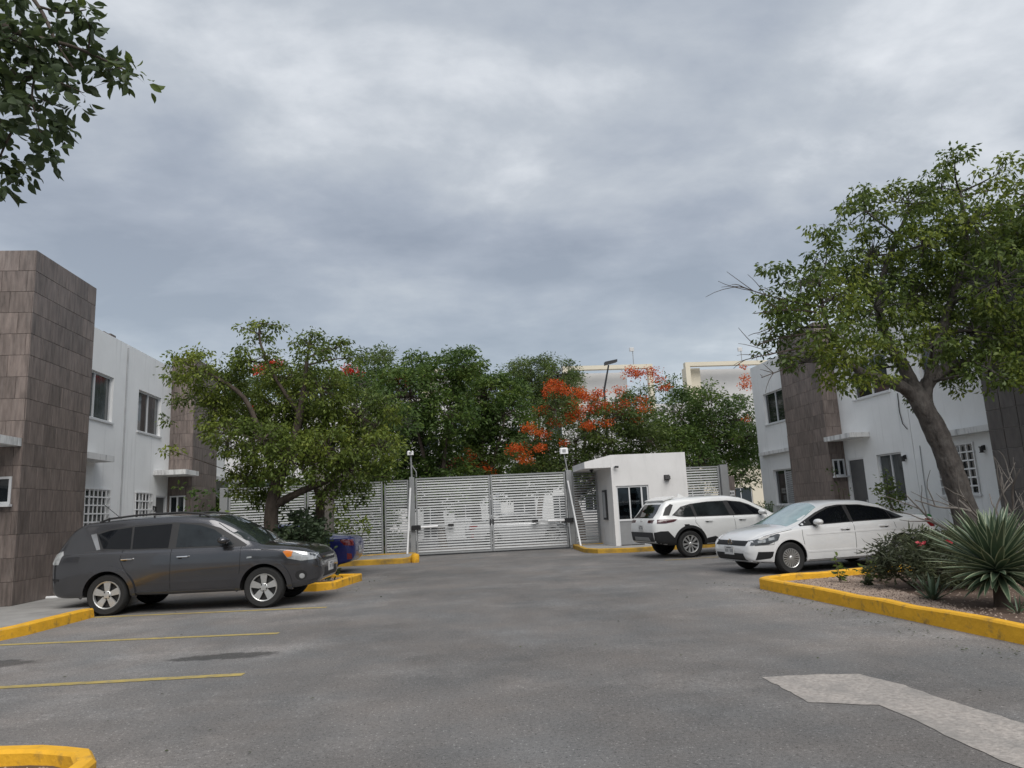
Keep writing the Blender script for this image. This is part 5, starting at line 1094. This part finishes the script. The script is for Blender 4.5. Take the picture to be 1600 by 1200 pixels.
tree('leafy_tree', 'large leafy tree with thick leaning trunk on the right', (9.28, YR, 0.05), st, bl, .105, 'leaf_r', 'bark_grey', per=100, r_cl=.20, nl=24, seed=21, shape='kite', width=.46, droop=.75,
     dead=[(pr(1290, 480, -.4), pr(1160, 448, -.6)), (pr(1285, 490, -.4), pr(1178, 490, -.6)), (pr(1280, 520, -.3), pr(1180, 540, -.5)), (pr(1290, 540, -.4), pr(1165, 562, -.5)), (pr(1295, 550, -.4), pr(1190, 590, -.5)), (pr(1280, 500, -.4), pr(1185, 520, -.2)), (pr(1500, 310, 0), pr(1605, 285, .2))])
# --- tree on the left island
YT = 16.9
def pl(px, py, dy=0.0): return at(px, py, YT+dy)
st = [[(Vector((-3.86, YT, 0.05)), .20), (pl(425, 845), .165), (pl(424, 800), .15), (pl(435, 750), .14), (pl(455, 700), .11), (pl(470, 640), .08), (pl(480, 560), .04)],
      [(pl(428, 790), .10), (pl(470, 768), .085), (pl(520, 745, .2), .07), (pl(560, 700, .3), .05), (pl(590, 660, .3), .03)],
      [(pl(432, 760), .09), (pl(410, 690, -.2), .07), (pl(380, 620, -.4), .05), (pl(320, 580, -.5), .03)],
      [(pl(470, 650), .05), (pl(430, 590), .04), (pl(408, 540), .03), (pl(405, 505), .02)]]
bl = pxb([(300, 575, 36), (345, 600, 42), (395, 565, 36), (405, 520, 20), (432, 508, 12), (378, 512, 10), (482, 540, 28), (520, 545, 24), (545, 560, 14), (362, 680, 46), (430, 640, 54), (500, 610, 54), (560, 650, 54), (598, 700, 38), (545, 735, 46), (452, 720, 52), (382, 750, 36), (470, 680, 54), (335, 640, 30), (266, 595, 11), (262, 655, 9), (270, 705, 11), (425, 780, 22), (605, 640, 28), (510, 700, 50), (410, 690, 44), (455, 590, 40), (520, 780, 22), (285, 620, 16), (400, 780, 16), (560, 770, 22),
          (450, 660, 60, 1.2), (540, 680, 55, 1.2), (380, 640, 45, 1.0)], YT, .8)
tree('leafy_tree', 'bushy yellow-green tree on the left island behind the grey car', (-3.86, YT, 0.05), st, bl, .10, 'leaf_l', 'bark', per=165, r_cl=.21, nl=24, seed=33, shape='kite', width=.44, droop=.75)
# second, darker stems right beside it
p0 = at(500, 850, 18.4); p0.z = 0.1
st = [[(p0, .13), (at(500, 800, 18.4), .11), (at(507, 770, 18.4), .09), (at(535, 745, 18.4), .06)], [(at(503, 790, 18.4), .07), (at(492, 760, 18.4), .06), (at(488, 735, 18.4), .04)]]
tree('leafy_tree', 'slim dark forked tree behind the left island shrubs', tuple(p0), st, pxb([(540, 735, 26), (490, 725, 28), (570, 750, 16), (610, 745, 14), (515, 700, 36)], 18.4, .3), .12, 'leaf_l', 'bark', per=90, r_cl=.2, nl=14, seed=35, shape='kite', width=.44, droop=.7)
p0 = at(505, 820, 22.5); p0.z = 0
tree('leafy_tree', 'pale grey forked trunk against the slatted fence on the left', tuple(p0), [[(p0, .30), (at(508, 790, 22.5), .27), (at(518, 765, 22.5), .24), (at(545, 735, 22.5), .16), (at(580, 690, 22.5), .1)], [(at(512, 775, 22.5), .22), (at(495, 735, 22.5), .18), (at(480, 680, 22.5), .1)]],
     pxb([(600, 640, 40), (560, 600, 36), (480, 610, 50), (630, 660, 32), (610, 690, 30)], 22.5, .5), .13, 'leaf_dark', 'bark_pale', per=110, r_cl=.25, nl=16, seed=36, width=.42)
# --- overhanging tree at the top left
YN = 4.9
def pn(px, py, dy=0.0): return at(px, py, YN+dy)
st = [[(Vector((-4.9, 4.6, 0.0)), .17), (Vector((-4.85, 4.65, 1.5)), .15), (Vector((-4.6, 4.7, 2.9)), .12), (pn(-120, 60), .08), (pn(-20, 35), .035), (pn(40, 55), .02), (pn(120, 75), .012), (pn(200, 112), .005)],
      [(Vector((-4.6, 4.7, 2.9)), .09), (pn(-90, 160, .1), .05), (pn(0, 190, .1), .02), (pn(45, 205, .1), .009)], [(pn(-20, 35), .03), (pn(20, -30), .022), (pn(60, 10), .014), (pn(90, 70), .010), (pn(114, 106), .006)],
      [(pn(40, 55), .015), (pn(60, 90), .010), (pn(50, 150), .007), (pn(65, 215), .004)], [(pn(60, 10), .010), (pn(100, 20), .008), (pn(135, 15), .004)], [(pn(40, 120), .008), (pn(90, 128), .006), (pn(130, 145), .003)]]
bl = pxb([(15, 60, 38), (50, 85, 34), (28, 120, 42), (88, 40, 24), (105, 80, 26), (75, 120, 28), (45, 165, 30), (60, 205, 22), (70, 238, 14), (15, 180, 24), (-5, 262, 18), (8, 285, 12), (150, 80, 15), (165, 110, 11), (185, 92, 11), (212, 118, 11), (135, 62, 13), (120, 140, 13), (-40, 110, 80), (-60, 220, 70), (-30, 20, 70), (60, 20, 34), (100, 170, 14), (95, 205, 12), (140, 35, 9), (120, 8, 9), (180, 128, 8)], YN, .35)
tree('leafy_tree', 'broad-leaved branch of a near tree hanging in at the top left corner', (-4.9, 4.6, 0.05), st, bl, .095, 'leaf_near', 'bark', per=200, r_cl=.10, nl=8, seed=41, shape='ovate', width=.58, droop=.5, twig_r=.004, shell=.35)
# --- trees beyond the gate
BG = [
 ('dark evergreen tree behind the fence, tallest left of the gate', 30.5, [(640, 620, 62), (690, 590, 44), (725, 570, 32), (660, 690, 56), (700, 650, 52), (610, 600, 40), (650, 570, 26), (735, 560, 22), (700, 555, 14), (640, 740, 40), (690, 730, 46), (650, 765, 40), (600, 750, 40), (700, 770, 34), (560, 760, 40), (500, 770, 44), (430, 770, 46), (370, 770, 40)], 'leaf_dark', .16, (690, 760), None, 51, 'kite'),
 ('fine leaved tree with a few red blossoms behind the left tree', 31.5, [(590, 565, 26), (570, 600, 36), (600, 640, 40), (540, 600, 34), (640, 660, 42), (430, 590, 34), (390, 600, 30), (600, 555, 18), (560, 555, 14), (580, 690, 40), (360, 640, 40), (350, 600, 20)], 'leaf_fern', .15, (600, 770), ([(415, 575, 11), (402, 580, 8), (427, 570, 9), (545, 578, 11), (600, 590, 6), (622, 592, 5), (585, 612, 4), (395, 640, 5), (520, 590, 5), (560, 585, 6), (640, 600, 4)], 190, .075, .2, 22), 52, 'lance'),
 ('mid green spreading tree behind the middle of the gate', 33, [(760, 620, 52), (740, 660, 50), (790, 650, 44), (770, 690, 44), (730, 600, 38), (815, 690, 30), (800, 610, 30), (720, 715, 38), (780, 735, 40), (820, 750, 34), (740, 760, 34), (850, 740, 36), (800, 770, 26)], 'leaf_dark', .16, (742, 770), None, 53, 'kite'),
 ('feathery grey-green tree in front of the far apartment block', 40, [(830, 585, 36), (872, 585, 36), (800, 585, 24), (852, 565, 16), (840, 620, 36), (890, 600, 24), (900, 580, 14), (815, 570, 16), (860, 640, 40), (830, 610, 40), (875, 615, 36)], 'leaf_fern', .14, (840, 770), None, 54, 'lance'),
 ('flame tree with orange blossoms left of the guard house', 29.5, [(870, 640, 36), (920, 648, 42), (962, 648, 36), (832, 690, 30), (900, 690, 42), (1000, 620, 22), (955, 690, 40), (985, 660, 30), (850, 700, 34), (1030, 600, 10), (1050, 595, 12), (1015, 690, 36), (800, 715, 24), (890, 730, 40), (940, 720, 40), (990, 715, 38), (860, 735, 36), (930, 760, 36), (985, 640, 34), (1010, 660, 30)], 'leaf_fern', .14, (905, 770), ([(866, 602, 11), (862, 612, 12), (880, 610, 10), (905, 615, 10), (915, 620, 12), (850, 640, 8), (895, 650, 11), (935, 615, 9), (940, 635, 11), (960, 640, 12), (825, 668, 8), (838, 672, 8), (848, 680, 8), (803, 703, 9), (820, 715, 10), (815, 700, 6), (1000, 585, 9), (985, 582, 9), (1018, 580, 8), (1028, 592, 6), (968, 610, 7), (1005, 640, 8), (990, 655, 6), (1000, 625, 6), (920, 665, 9), (1038, 605, 6), (880, 690, 6), (890, 630, 9), (905, 640, 8), (925, 640, 9), (870, 660, 8), (950, 660, 8), (975, 630, 8), (845, 700, 8)], 190, .07, .26, 22), 55, 'lance'),
 ('dark spreading tree right of the guard house roof', 31, [(1060, 645, 44), (1110, 645, 44), (1150, 655, 32), (1082, 690, 40), (1140, 700, 36), (1158, 625, 16), (1110, 610, 16), (1080, 615, 18), (1060, 690, 36), (1170, 680, 30), (1130, 730, 30), (1180, 720, 24), (1050, 610, 14), (1040, 700, 36), (1090, 725, 36), (1100, 680, 40), (1160, 700, 36), (1020, 670, 34), (1160, 740, 26), (1100, 750, 28), (1060, 740, 24)], 'leaf_dark', .15, (1118, 770), ([(1166, 590, 6), (1168, 602, 8), (1160, 575, 4), (1168, 655, 5)], 150, .075, .2, 20), 56, 'lance'),
 ('low shrubby flame tree with dull red blossoms just behind the gate', 34.5, [(740, 720, 24), (710, 725, 20), (770, 725, 20)], 'leaf_fern', .13, (745, 770), ([(725, 715, 14), (745, 728, 14), (760, 735, 10), (710, 722, 10), (840, 728, 6)], 120, .08, .24, 18), 57, 'lance'),
]
for lab, y, lst, lm, ls, tp, fl, sd_, shp in BG:
    bl = pxb(lst, y, 1.6, 1.0, sd_); p0 = at(*tp, y); p0.z = 0.0; rg = random.Random(sd_)
    top = sorted(bl, key=lambda b: -b[3])[:4]; h = min(b[2]-b[5] for b in bl)*.75; fork = Vector((p0.x+rg.uniform(-.3, .3), p0.y, max(1.8, h*.55)))
    st = [[(p0, .2), (p0.lerp(fork, .5)+Vector((rg.uniform(-.1, .1), 0, 0)), .16), (fork, .15)]] + [[(fork, .12), (fork.lerp(Vector(b[:3]), .5)+Vector((0, 0, -.3)), .08), (Vector(b[:3]), .04)] for b in top]
    f2 = (pxb([(a_, b_, c_*1.35) for a_, b_, c_ in fl[0]], y-1.3, .6, .75, sd_), *fl[1:]) if fl else None
    tree('leafy_tree', lab, tuple(p0), st, bl, ls*1.15, lm, 'bark', per=72, r_cl=.34, nl=26, seed=sd_, flowers=f2, shape=shp, width=.40 if shp == 'kite' else .34, droop=.35, group='trees beyond the gate', twig_r=.015, fm='flower_red' if sd_ in (52,) else 'flower')
# slender flowering branch standing above the flame tree is part of its crown above; the hedge and far right foliage:
def bush(name, label, blobs, leaf, lm, base, seed, per=120, r_cl=.12, nl=14, shape='lance', width=.22, droop=.0, flowers=None, fm='flower_pink', cat='shrub', shell=.3):
    b0 = Vector(base); rg = random.Random(seed); st = []
    for i, b in enumerate(blobs):
        c_ = Vector(b[:3]); s = b0+Vector((rg.uniform(-.15, .15)+(c_.x-b0.x)*.4, rg.uniform(-.1, .1)+(c_.y-b0.y)*.4, 0)); st.append([(s, .02), (s.lerp(c_, .5)+Vector((rg.uniform(-.05, .05), 0, 0)), .014), (c_, .008)])
    return tree(name, label, base, st, blobs, leaf, lm, 'bark', per=per, r_cl=r_cl, nl=nl, seed=seed, flowers=flowers, shape=shape, width=width, droop=droop, fm=fm, cat=cat, twig_r=.005, shell=shell)
# --- right planter
bl = [(6.55, 9.9, .48, .42, .45, .34), (7.05, 9.9, .52, .45, .5, .38), (7.45, 9.9, .48, .40, .5, .38), (6.8, 9.6, .35, .45, .4, .28), (7.3, 9.6, .35, .45, .4, .30), (6.35, 10.1, .42, .25, .3, .28), (7.2, 10.2, .68, .3, .3, .20), (6.9, 10.1, .74, .2, .3, .18), (7.75, 10.1, .5, .3, .4, .3)]
fl = ([(6.93, 9.42, .72, .06, .05, .04), (6.55, 9.5, .72, .03, .03, .03), (7.2, 9.45, .70, .03, .03, .03), (7.35, 9.5, .62, .025, .03, .025)], 1, .045, .04, 6)
bush('oleander', 'twiggy oleander bush with a few pink flowers in the right planter', bl, .11, 'leaf_olea', (7.0, 9.9, .07), 61, per=430, r_cl=.11, nl=18, width=.20, flowers=fl)
bush('leafy_shrub', 'green shrub behind the variegated agave at tree foot', [(8.0, 11.0, .5, .4, .35, .4), (8.6, 11.2, .45, .45, .35, .35), (7.6, 11.1, .4, .35, .3, .3), (9.4, 10.9, .5, .5, .4, .4)], .09, 'leaf_olea', (8.3, 11.1, .07), 62, per=150, nl=12, shape='kite', width=.45)
def agave(name, label, loc, n, Lf, seed, wd=.055, edge=True, cat='agave', stem=0.3):
    root = empty(name, loc, 0, label, cat); g = random.Random(seed); ms = []
    for v in range(6):      # six leaf shapes shared by the whole rosette
        bend = g.uniform(-.06, .14); mb = MB(); k = 9
        for i in range(k+1):
            t = i/k; w_ = wd*(0.75+0.45*math.sin(min(1, t*1.6)*math.pi/2))*(1-t**2.6)+.002; z = -bend*t*t*1.0; ch = .35*w_
            mb.v += [(t, -w_, z+ch), (t, -w_*.76, z+ch*.55), (t, 0, z), (t, w_*.76, z+ch*.55), (t, w_, z+ch)]
        for i in range(k):
            for j in range(4): mb.f.append([i*5+j, (i+1)*5+j, (i+1)*5+j+1, i*5+j+1]); mb.m.append(1 if edge and j in (0, 3) else 0)
        ms.append(mb.mesh('leaf', [M['agave'], M['agave_edge']], True))
    for i in range(n):
        f = i/n; el = R(88-(112 if stem else 75)*f**0.85+g.uniform(-7, 7)); az = i*2.39996+g.uniform(-.12, .12); s = Lf*(.72+.34*math.sin(math.pi*min(1, f*1.15+.08)))*g.uniform(.9, 1.08)*(1 if f < .9 else .75)
        o = link('leaf', ms[i % 6], root); o.location = (.03*math.cos(az), .03*math.sin(az), stem+(.10 if stem else .03)*(1-f)); o.rotation_euler = (g.uniform(-.25, .25), -el, az); o.scale = (s, Lf*.95, Lf*.95)
    MB().tube([(0, 0, -.05), (.01, 0, stem*.6), (0, 0, stem+(.1 if stem else .02))], [.09, .075, .06] if stem else [.03, .03, .02], 10).build('stem', M['bark'], root, smooth=True)
    return root
agave('variegated_agave', 'large variegated agave with cream-edged sword leaves in the right planter', (6.42, 8.02, .07), 210, .78, 5, .052, stem=.36)
agave('agave', 'small grey-green agave below the oleander bush', (6.15, 8.85, .05), 24, .36, 9, .06, stem=.0, edge=False)
M['agave_plain'] = M['agave']
agave('agave', 'tiny agave pup beside the big agave stem', (6.22, 7.55, .07), 10, .20, 12, .05, stem=.0, edge=False)
agave('yucca', 'spiky plant at the foot of the far right house corner', (11.5, 24.6, .1), 26, .75, 14, .03, stem=.5, edge=False, cat='plant')
def weed(loc, h, seed, label, m='leaf_r', n=7):
    g = random.Random(seed); root = empty('weed', loc, 0, label, 'weed'); mb = MB(); P, D, S = [], [], []
    for i in range(n):
        a = g.uniform(0, 6.3); t = Vector((math.cos(a)*g.uniform(.1, .5)*h, math.sin(a)*g.uniform(.1, .5)*h, h*g.uniform(.5, 1.0))); pts = curve((0, 0, 0), t, .15, 4, g); mb.tube(pts, [.004, .004, .003, .003, .002], 4, False)
        for p in pts[1:]:
            for _ in range(3): P.append(tuple(p)); D.append((g.uniform(-1, 1), g.uniform(-1, 1), g.uniform(-.2, .5))); S.append(g.uniform(.05, .1))
    mb.build('stem', M['bark'], root); link('leaves', leaf_mesh('leaves', np.array(P), np.array(D), np.array(S), M[m], 'ovate', seed, .5), root)
weed((6.15, 11.0, .07), .42, 3, 'tallest pale weed in the gravel by the sedan wheel', 'leaf_l', 4); weed((6.5, 10.75, .07), .38, 4, 'leafy weed in the gravel left of the oleander', 'leaf_r', 6); weed((6.75, 10.9, .07), .3, 5, 'low weed touching the oleander bush', 'leaf_r', 5); weed((6.3, 10.5, .07), .12, 6, 'tiny reddish weed tuft in the planter gravel', 'leaf_olea', 4)
# bare shrub at the right edge
p0 = Vector((9.05, 10.7, .07)); mb = MB(); g = random.Random(8); root = empty('bare_shrub', p0, 0, 'leafless grey shrub with curving branches at the right edge', 'shrub')
def bare(p, d, L_, r_, lv):
    pts = [p]; v = Vector(d).normalized()
    for i in range(6): v = (v+Vector((g.uniform(-.3, .3), g.uniform(-.25, .25), g.uniform(-.12, .25)))).normalized(); pts.append(pts[-1]+v*L_/6)
    mb.tube([q_-p0 for q_ in pts], [r_*(1-.6*i/6) for i in range(7)], 6, False)
    if lv:
        for k in range(3 if lv > 1 else 2): bare(pts[g.randint(2, 6)], v+Vector((g.uniform(-1, 1), g.uniform(-.7, .7), g.uniform(-.5, .8))), L_*g.uniform(.5, .8), r_*.5, lv-1)
for d in ((-.9, .1, .75), (.1, .1, 1), (.8, -.1, .9), (-.4, 0, 1.0), (-1, 0, .4), (1.0, .2, .5), (.4, -.2, .9)): bare(p0, d, g.uniform(1.1, 1.6), .042, 2)
mb.build('branches', M['bark_pale'], root, smooth=True)
# shrubs on the left island and at the houses
bl = [(-3.0, 16.0, .75, .45, .4, .5), (-2.7, 15.9, .5, .3, .4, .38), (-3.4, 16.1, .85, .4, .4, .45), (-2.95, 16.3, 1.15, .4, .4, .3), (-2.45, 15.75, .36, .16, .25, .26), (-3.9, 16.6, .9, .5, .4, .45), (-3.3, 16.6, 1.1, .45, .4, .45), (-2.95, 16.6, .85, .35, .4, .45), (-3.0, 15.9, 1.05, .4, .35, .35), (-3.2, 16.8, 1.4, .45, .4, .35), (-2.9, 16.9, 1.15, .35, .4, .35), (-3.6, 17.2, 1.2, .4, .4, .5)]
bush('leafy_shrub', 'dark leafy shrub in front of the grey car on the left island', bl, .12, 'leaf_shrub', (-3.0, 16.0, .08), 63, per=120, r_cl=.15, nl=12, shape='ovate', width=.55)
bush('leafy_shrub', 'light green shrub between the blue car and the fence', [(-2.9, 22.9, 1.15, .5, .4, .35), (-3.5, 22.8, 1.1, .5, .4, .4), (-2.55, 22.9, 1.0, .3, .3, .3)], .12, 'leaf_l', (-3.1, 22.9, .13), 64, per=90, r_cl=.16, nl=12, shape='kite', width=.5)
bush('leafy_shrub', 'dark potted-looking shrub in front of the second tiled tower', [(-7.4, 22.6, 2.0, .6, .5, .5), (-7.0, 22.4, 1.5, .6, .5, .5), (-7.8, 22.8, 2.5, .4, .4, .35), (-6.5, 22.3, 1.2, .5, .5, .4)], .14, 'leaf_dark', (-7.3, 22.6, .14), 65, per=26, r_cl=.22, nl=9, shape='ovate', width=.6)
bush('leafy_shrub', 'green shrub below the two-pane window of the right house', [(11.5, 17.7, 1.0, .42, .4, .5), (11.4, 17.6, 1.55, .34, .32, .38), (11.6, 17.9, .6, .42, .4, .4), (11.3, 17.3, 1.1, .3, .3, .4), (11.55, 17.8, 1.9, .18, .18, .2)], .10, 'leaf_l', (11.5, 17.7, .12), 66, per=130, r_cl=.14, nl=13, shape='kite', width=.45)
bush('thin_shrub', 'thin airy shrub beside the screen door of the right house', [(11.6, 20.0, 1.6, .25, .2, .3), (11.7, 19.8, 1.0, .2, .2, .3), (11.55, 20.2, 2.15, .2, .2, .2)], .10, 'leaf_dark', (11.7, 19.9, .12), 67, per=70, r_cl=.12, nl=7, shape='kite', width=.45)
bush('hedge', 'low clipped dark hedge beyond the white crossover', [(10.6+.55*i, 26.6+.15*(i % 2), .85, .42, .4, .5) for i in range(4)] + [(10.6+.55*i, 26.4, .35, .42, .4, .35) for i in range(4)], .09, 'leaf_dark', (11.4, 26.6, 0.0), 68, per=150, r_cl=.14, nl=14, shape='kite', width=.5, cat='hedge')
# scattered fallen leaves
g = np.random.default_rng(4); n = 420; P = np.stack([g.uniform(-6, 9, n), g.uniform(3.5, 24, n), np.full(n, .012)], 1); P[:160, 0] = g.uniform(4.6, 5.05, 160); P[:160, 1] = g.uniform(5.5, 12.5, 160); P[160:230, 0] = g.uniform(-2.2, -1.4, 70); P[160:230, 1] = g.uniform(14.6, 18.5, 70)
D = g.normal(size=(n, 3)); D[:, 2] = 0.05
tag(link('fallen_leaves', leaf_mesh('fallen_leaves', P, D, g.uniform(.02, .045, n), M['leaf_olea'], 'kite', 3, .5, up=np.array([[0, 0, 1.0]]))), 'small dry leaves scattered on the asphalt', 'leaves', kind='stuff')
# ------------------------------------------------------------------ small street things and the far background
e = empty('waste_bin', (10.45, 15.25, 0.0), R(10), 'green plastic waste bin behind the tail of the white saloon', 'bin')
mb = MB(); b = [(-.22, -.22), (.22, -.22), (.22, .22), (-.22, .22)]; mb.add([(x*.85, y*.85, .05) for x, y in b]+[(x, y, .85) for x, y in b], [(3, 2, 1, 0), (4, 5, 6, 7)]+[(i, (i+1) % 4, 4+(i+1) % 4, 4+i) for i in range(4)]); mb.build('bucket', M['green_plastic'], e)
MB().bevbox(-.25, .25, -.25, .27, .852, .92, .03).build('lid', M['green_plastic'], e); MB().tube([(-.2, .27, .88), (.2, .27, .88)], .02, 8).build('handle', M['green_plastic'], e)
for s in (-1, 1): o = MB().lathe([(0, -.03), (.09, -.03), (.09, .03), (0, .03)], 16, 'x').build('wheel', M['black'], e); o.location = (s*.17, .2, .09)
# street lamp beyond the gate
p = at(944, 610, 44)
e = empty('street_lamp', (p.x, 44, 0), 0, 'tall dark street lamp rising above the flame tree', 'street lamp'); t = at(953, 567, 44)
MB().tube([(0, 0, 0), (0, 0, p.z), (t.x-p.x-.1, 0, t.z-.15)], [.09, .07, .05], 8).build('pole', M['dark_metal'], e, smooth=True)
MB().extr([(t.x-p.x-.35, -.2, t.z-.15), (t.x-p.x+.45, -.2, t.z+.05), (t.x-p.x+.45, -.2, t.z+.2), (t.x-p.x-.35, -.2, t.z+.05)], (0, .4, 0)).build('head', M['dark_metal'], e)
# apartment blocks with roof frames
def block(label, x0, x1, Y0, zt, zr, fx0, fx1, win):
    e = empty('apartment_block', ((x0+x1)/2, Y0, 0), 0, label, 'apartment block'); cx = (x0+x1)/2; D = 10
    MB().box(x0-cx, x1-cx, 0, D, 0, zr).build('wall', M['pale_grey'], e)
    f = MB(); t = .42; z0 = zr-1.2
    f.box(fx0-cx, fx1-cx, -.25, .3, zt-.35, zt).box(fx0-cx, fx0-cx+t, -.25, .3, z0, zt-.352).box(fx1-cx-t, fx1-cx, -.25, .3, z0, zt-.352)
    f.build('roof_frame', M['cream'], e)
    MB().box(fx0-cx+1.7, fx1-cx-2.0, 1.2, 4.6, zr, zt-.42).build('stair_house', M['pale_grey'], e); MB().box(fx0-cx+.1, fx0-cx+1.6, .6, 1.1, zr-1, zt-.40).build('side_panel', M['cream'], e)
    for i in range(win):
        for k in range(max(1, int(zr//3))):
            x = x0-cx+(i+.5)*(x1-x0)/win; z = 1.0+k*3.0
            if z+1.4 > zr: continue
            o = MB().box(x-.75, x+.75, -.06, .05, z, z+1.4).build('window', M['alu'], e); MB().box(x-.68, x-.03, -.075, -.062, z+.07, z+1.33).build('pane', M['glass'], o); MB().box(x+.03, x+.68, -.075, -.062, z+.07, z+1.33).build('pane', M['glass'], o)
    return e
Yb = 60.0
a = at(905, 573, Yb); b = at(1018, 569, Yb); c_ = at(985, 615, Yb)
block('pale apartment block with cream roof frame behind the flame tree', 2.0, b.x+1.5, Yb, (a.z+b.z)/2, c_.z-1.0, a.x-1.5, b.x, 6)
a = at(1069, 567, Yb); b = at(1290, 560, Yb)
block('pale apartment block with cream roof frame behind the right house', a.x-1.2, b.x+4, Yb, a.z, a.z-3.6, a.x, b.x, 5)
block('pale apartment block mostly hidden behind the middle trees', -26.0, 1.2, Yb+4, at(770, 574, Yb+4).z, at(770, 574, Yb+4).z-2.6, -2.0, 3.6, 6)
def antenna(px, py, Y0, h, label):
    p = at(px, py, Y0); e = empty('antenna', (p.x, Y0, p.z-h), 0, label, 'antenna'); MB().tube([(0, 0, 0), (0, 0, h)], .035, 6).build('mast', M['steel'], e); MB().bevbox(-.28, .12, -.1, .1, h-.35, h, .03).build('head', M['pale_grey'], e)
antenna(988, 543, Yb+2, 2.2, 'thin roof antenna above the left apartment roof frame'); antenna(1157, 543, Yb+2, 2.0, 'thin roof antenna above the right apartment roof frame')
# low white houses just beyond the gate, seen between the slats and trunks
def lowhouse(label, x0, x1, Y0, h, doors, m='white_wall'):
    e = empty('house', ((x0+x1)/2, Y0, 0), 0, label, 'house'); F = Face((0, Y0, 0), (1, 0, 0), (0, -1, 0)); mb = MB(); panel(mb, F, x0, x1, 0, h, doors, .15); mb.box(x0, x1, Y0+5.85, Y0+6, 0, h).box(x0, x0+.15, Y0+.151, Y0+5.85, 0, h).box(x1-.15, x1, Y0+.151, Y0+5.85, 0, h).box(x0+.15, x1-.15, Y0+.151, Y0+5.85, h-.3, h-.15)
    mb.build('wall', M[m], e, world=True)
    for d in doors: window(e, F, *d, 2)
lowhouse('white house beyond the gate, seen through the left leaf', -1.6, 2.4, 40, 2.7, [(-1.2, -.4, .1, 2.1), (.5, 1.8, 1.0, 2.0)])
lowhouse('white house beyond the gate, seen through the right leaf', 3.2, 7.4, 41, 2.7, [(3.9, 5.2, .9, 2.1), (6.2, 7.0, .1, 2.1)])
lowhouse('cream house beyond the fence at the far right', 13.2, 21.0, 42, 3.4, [(14.2, 15.6, .9, 2.1), (17.2, 18.6, .9, 2.1)], 'cream')
lowhouse('pale house beyond the fence behind the left trunks', -6.6, -4.4, 41, 2.6, [(-6.1, -5.1, .9, 2.0)])
for hx, hl in ((-9.5, 'dark shrubs behind the fence at its far left end'), (-7.6, 'dark shrubs behind the fence panel behind the left tree trunk'), (-5.6, 'dark shrubs behind the fence post left of the blue car'), (-3.6, 'dark shrubs behind the fence next to the narrow panel')):
    bush('hedge_shrub', hl, [(hx+.5*i, 27.6+.2*(i % 2), z, .55, .4, .55) for i in range(4) for z in (.5, 1.3, 2.0)], .16, 'leaf_dark', (hx+.7, 27.6, 0), int(100+hx*3), per=95, r_cl=.22, nl=16, shape='kite', width=.5).__setitem__('group', 'shrubs behind the left fence')

# added out-of-view houses and trees for the car glass and paint to mirror
lowhouse('white house added behind the viewpoint for car reflections', -13.0, -2.0, -28, 6.2, [(-12.0, -10.4, .9, 2.2), (-8.5, -7.4, .1, 2.2), (-5.6, -4.0, .9, 2.2), (-12.0, -10.4, 4.0, 5.3), (-5.6, -4.0, 4.0, 5.3)])
lowhouse('second white house added behind the viewpoint for car reflections', 3.0, 13.0, -28, 6.2, [(4.0, 5.6, .9, 2.2), (8.0, 9.0, .1, 2.2), (10.4, 12.0, .9, 2.2), (4.0, 5.6, 4.0, 5.3), (10.4, 12.0, 4.0, 5.3)])
src = [o for o in bpy.data.objects if o.get('label', '').startswith(('dark evergreen tree', 'mid green spreading', 'dark spreading'))]  # trees copied out of view, added only as reflections for the cars
for i, (x, y, lab) in enumerate(((-10.0, -17.0, 'dark tree added behind the viewpoint at left for car reflections'), (0.5, -20.0, 'broad tree added behind the viewpoint for car reflections'), (9.5, -16.5, 'dark tree added behind the viewpoint at right for car reflections'))):
    s0 = src[i % len(src)]; r_ = s0.copy(); COL.objects.link(r_); r_.location = (x, y, 0); r_.rotation_euler = (0, 0, 2.1*i+1); r_['label'] = lab; r_['group'] = 'trees added behind the viewpoint'
    for ch in s0.children: k = ch.copy(); COL.objects.link(k); k.parent = r_
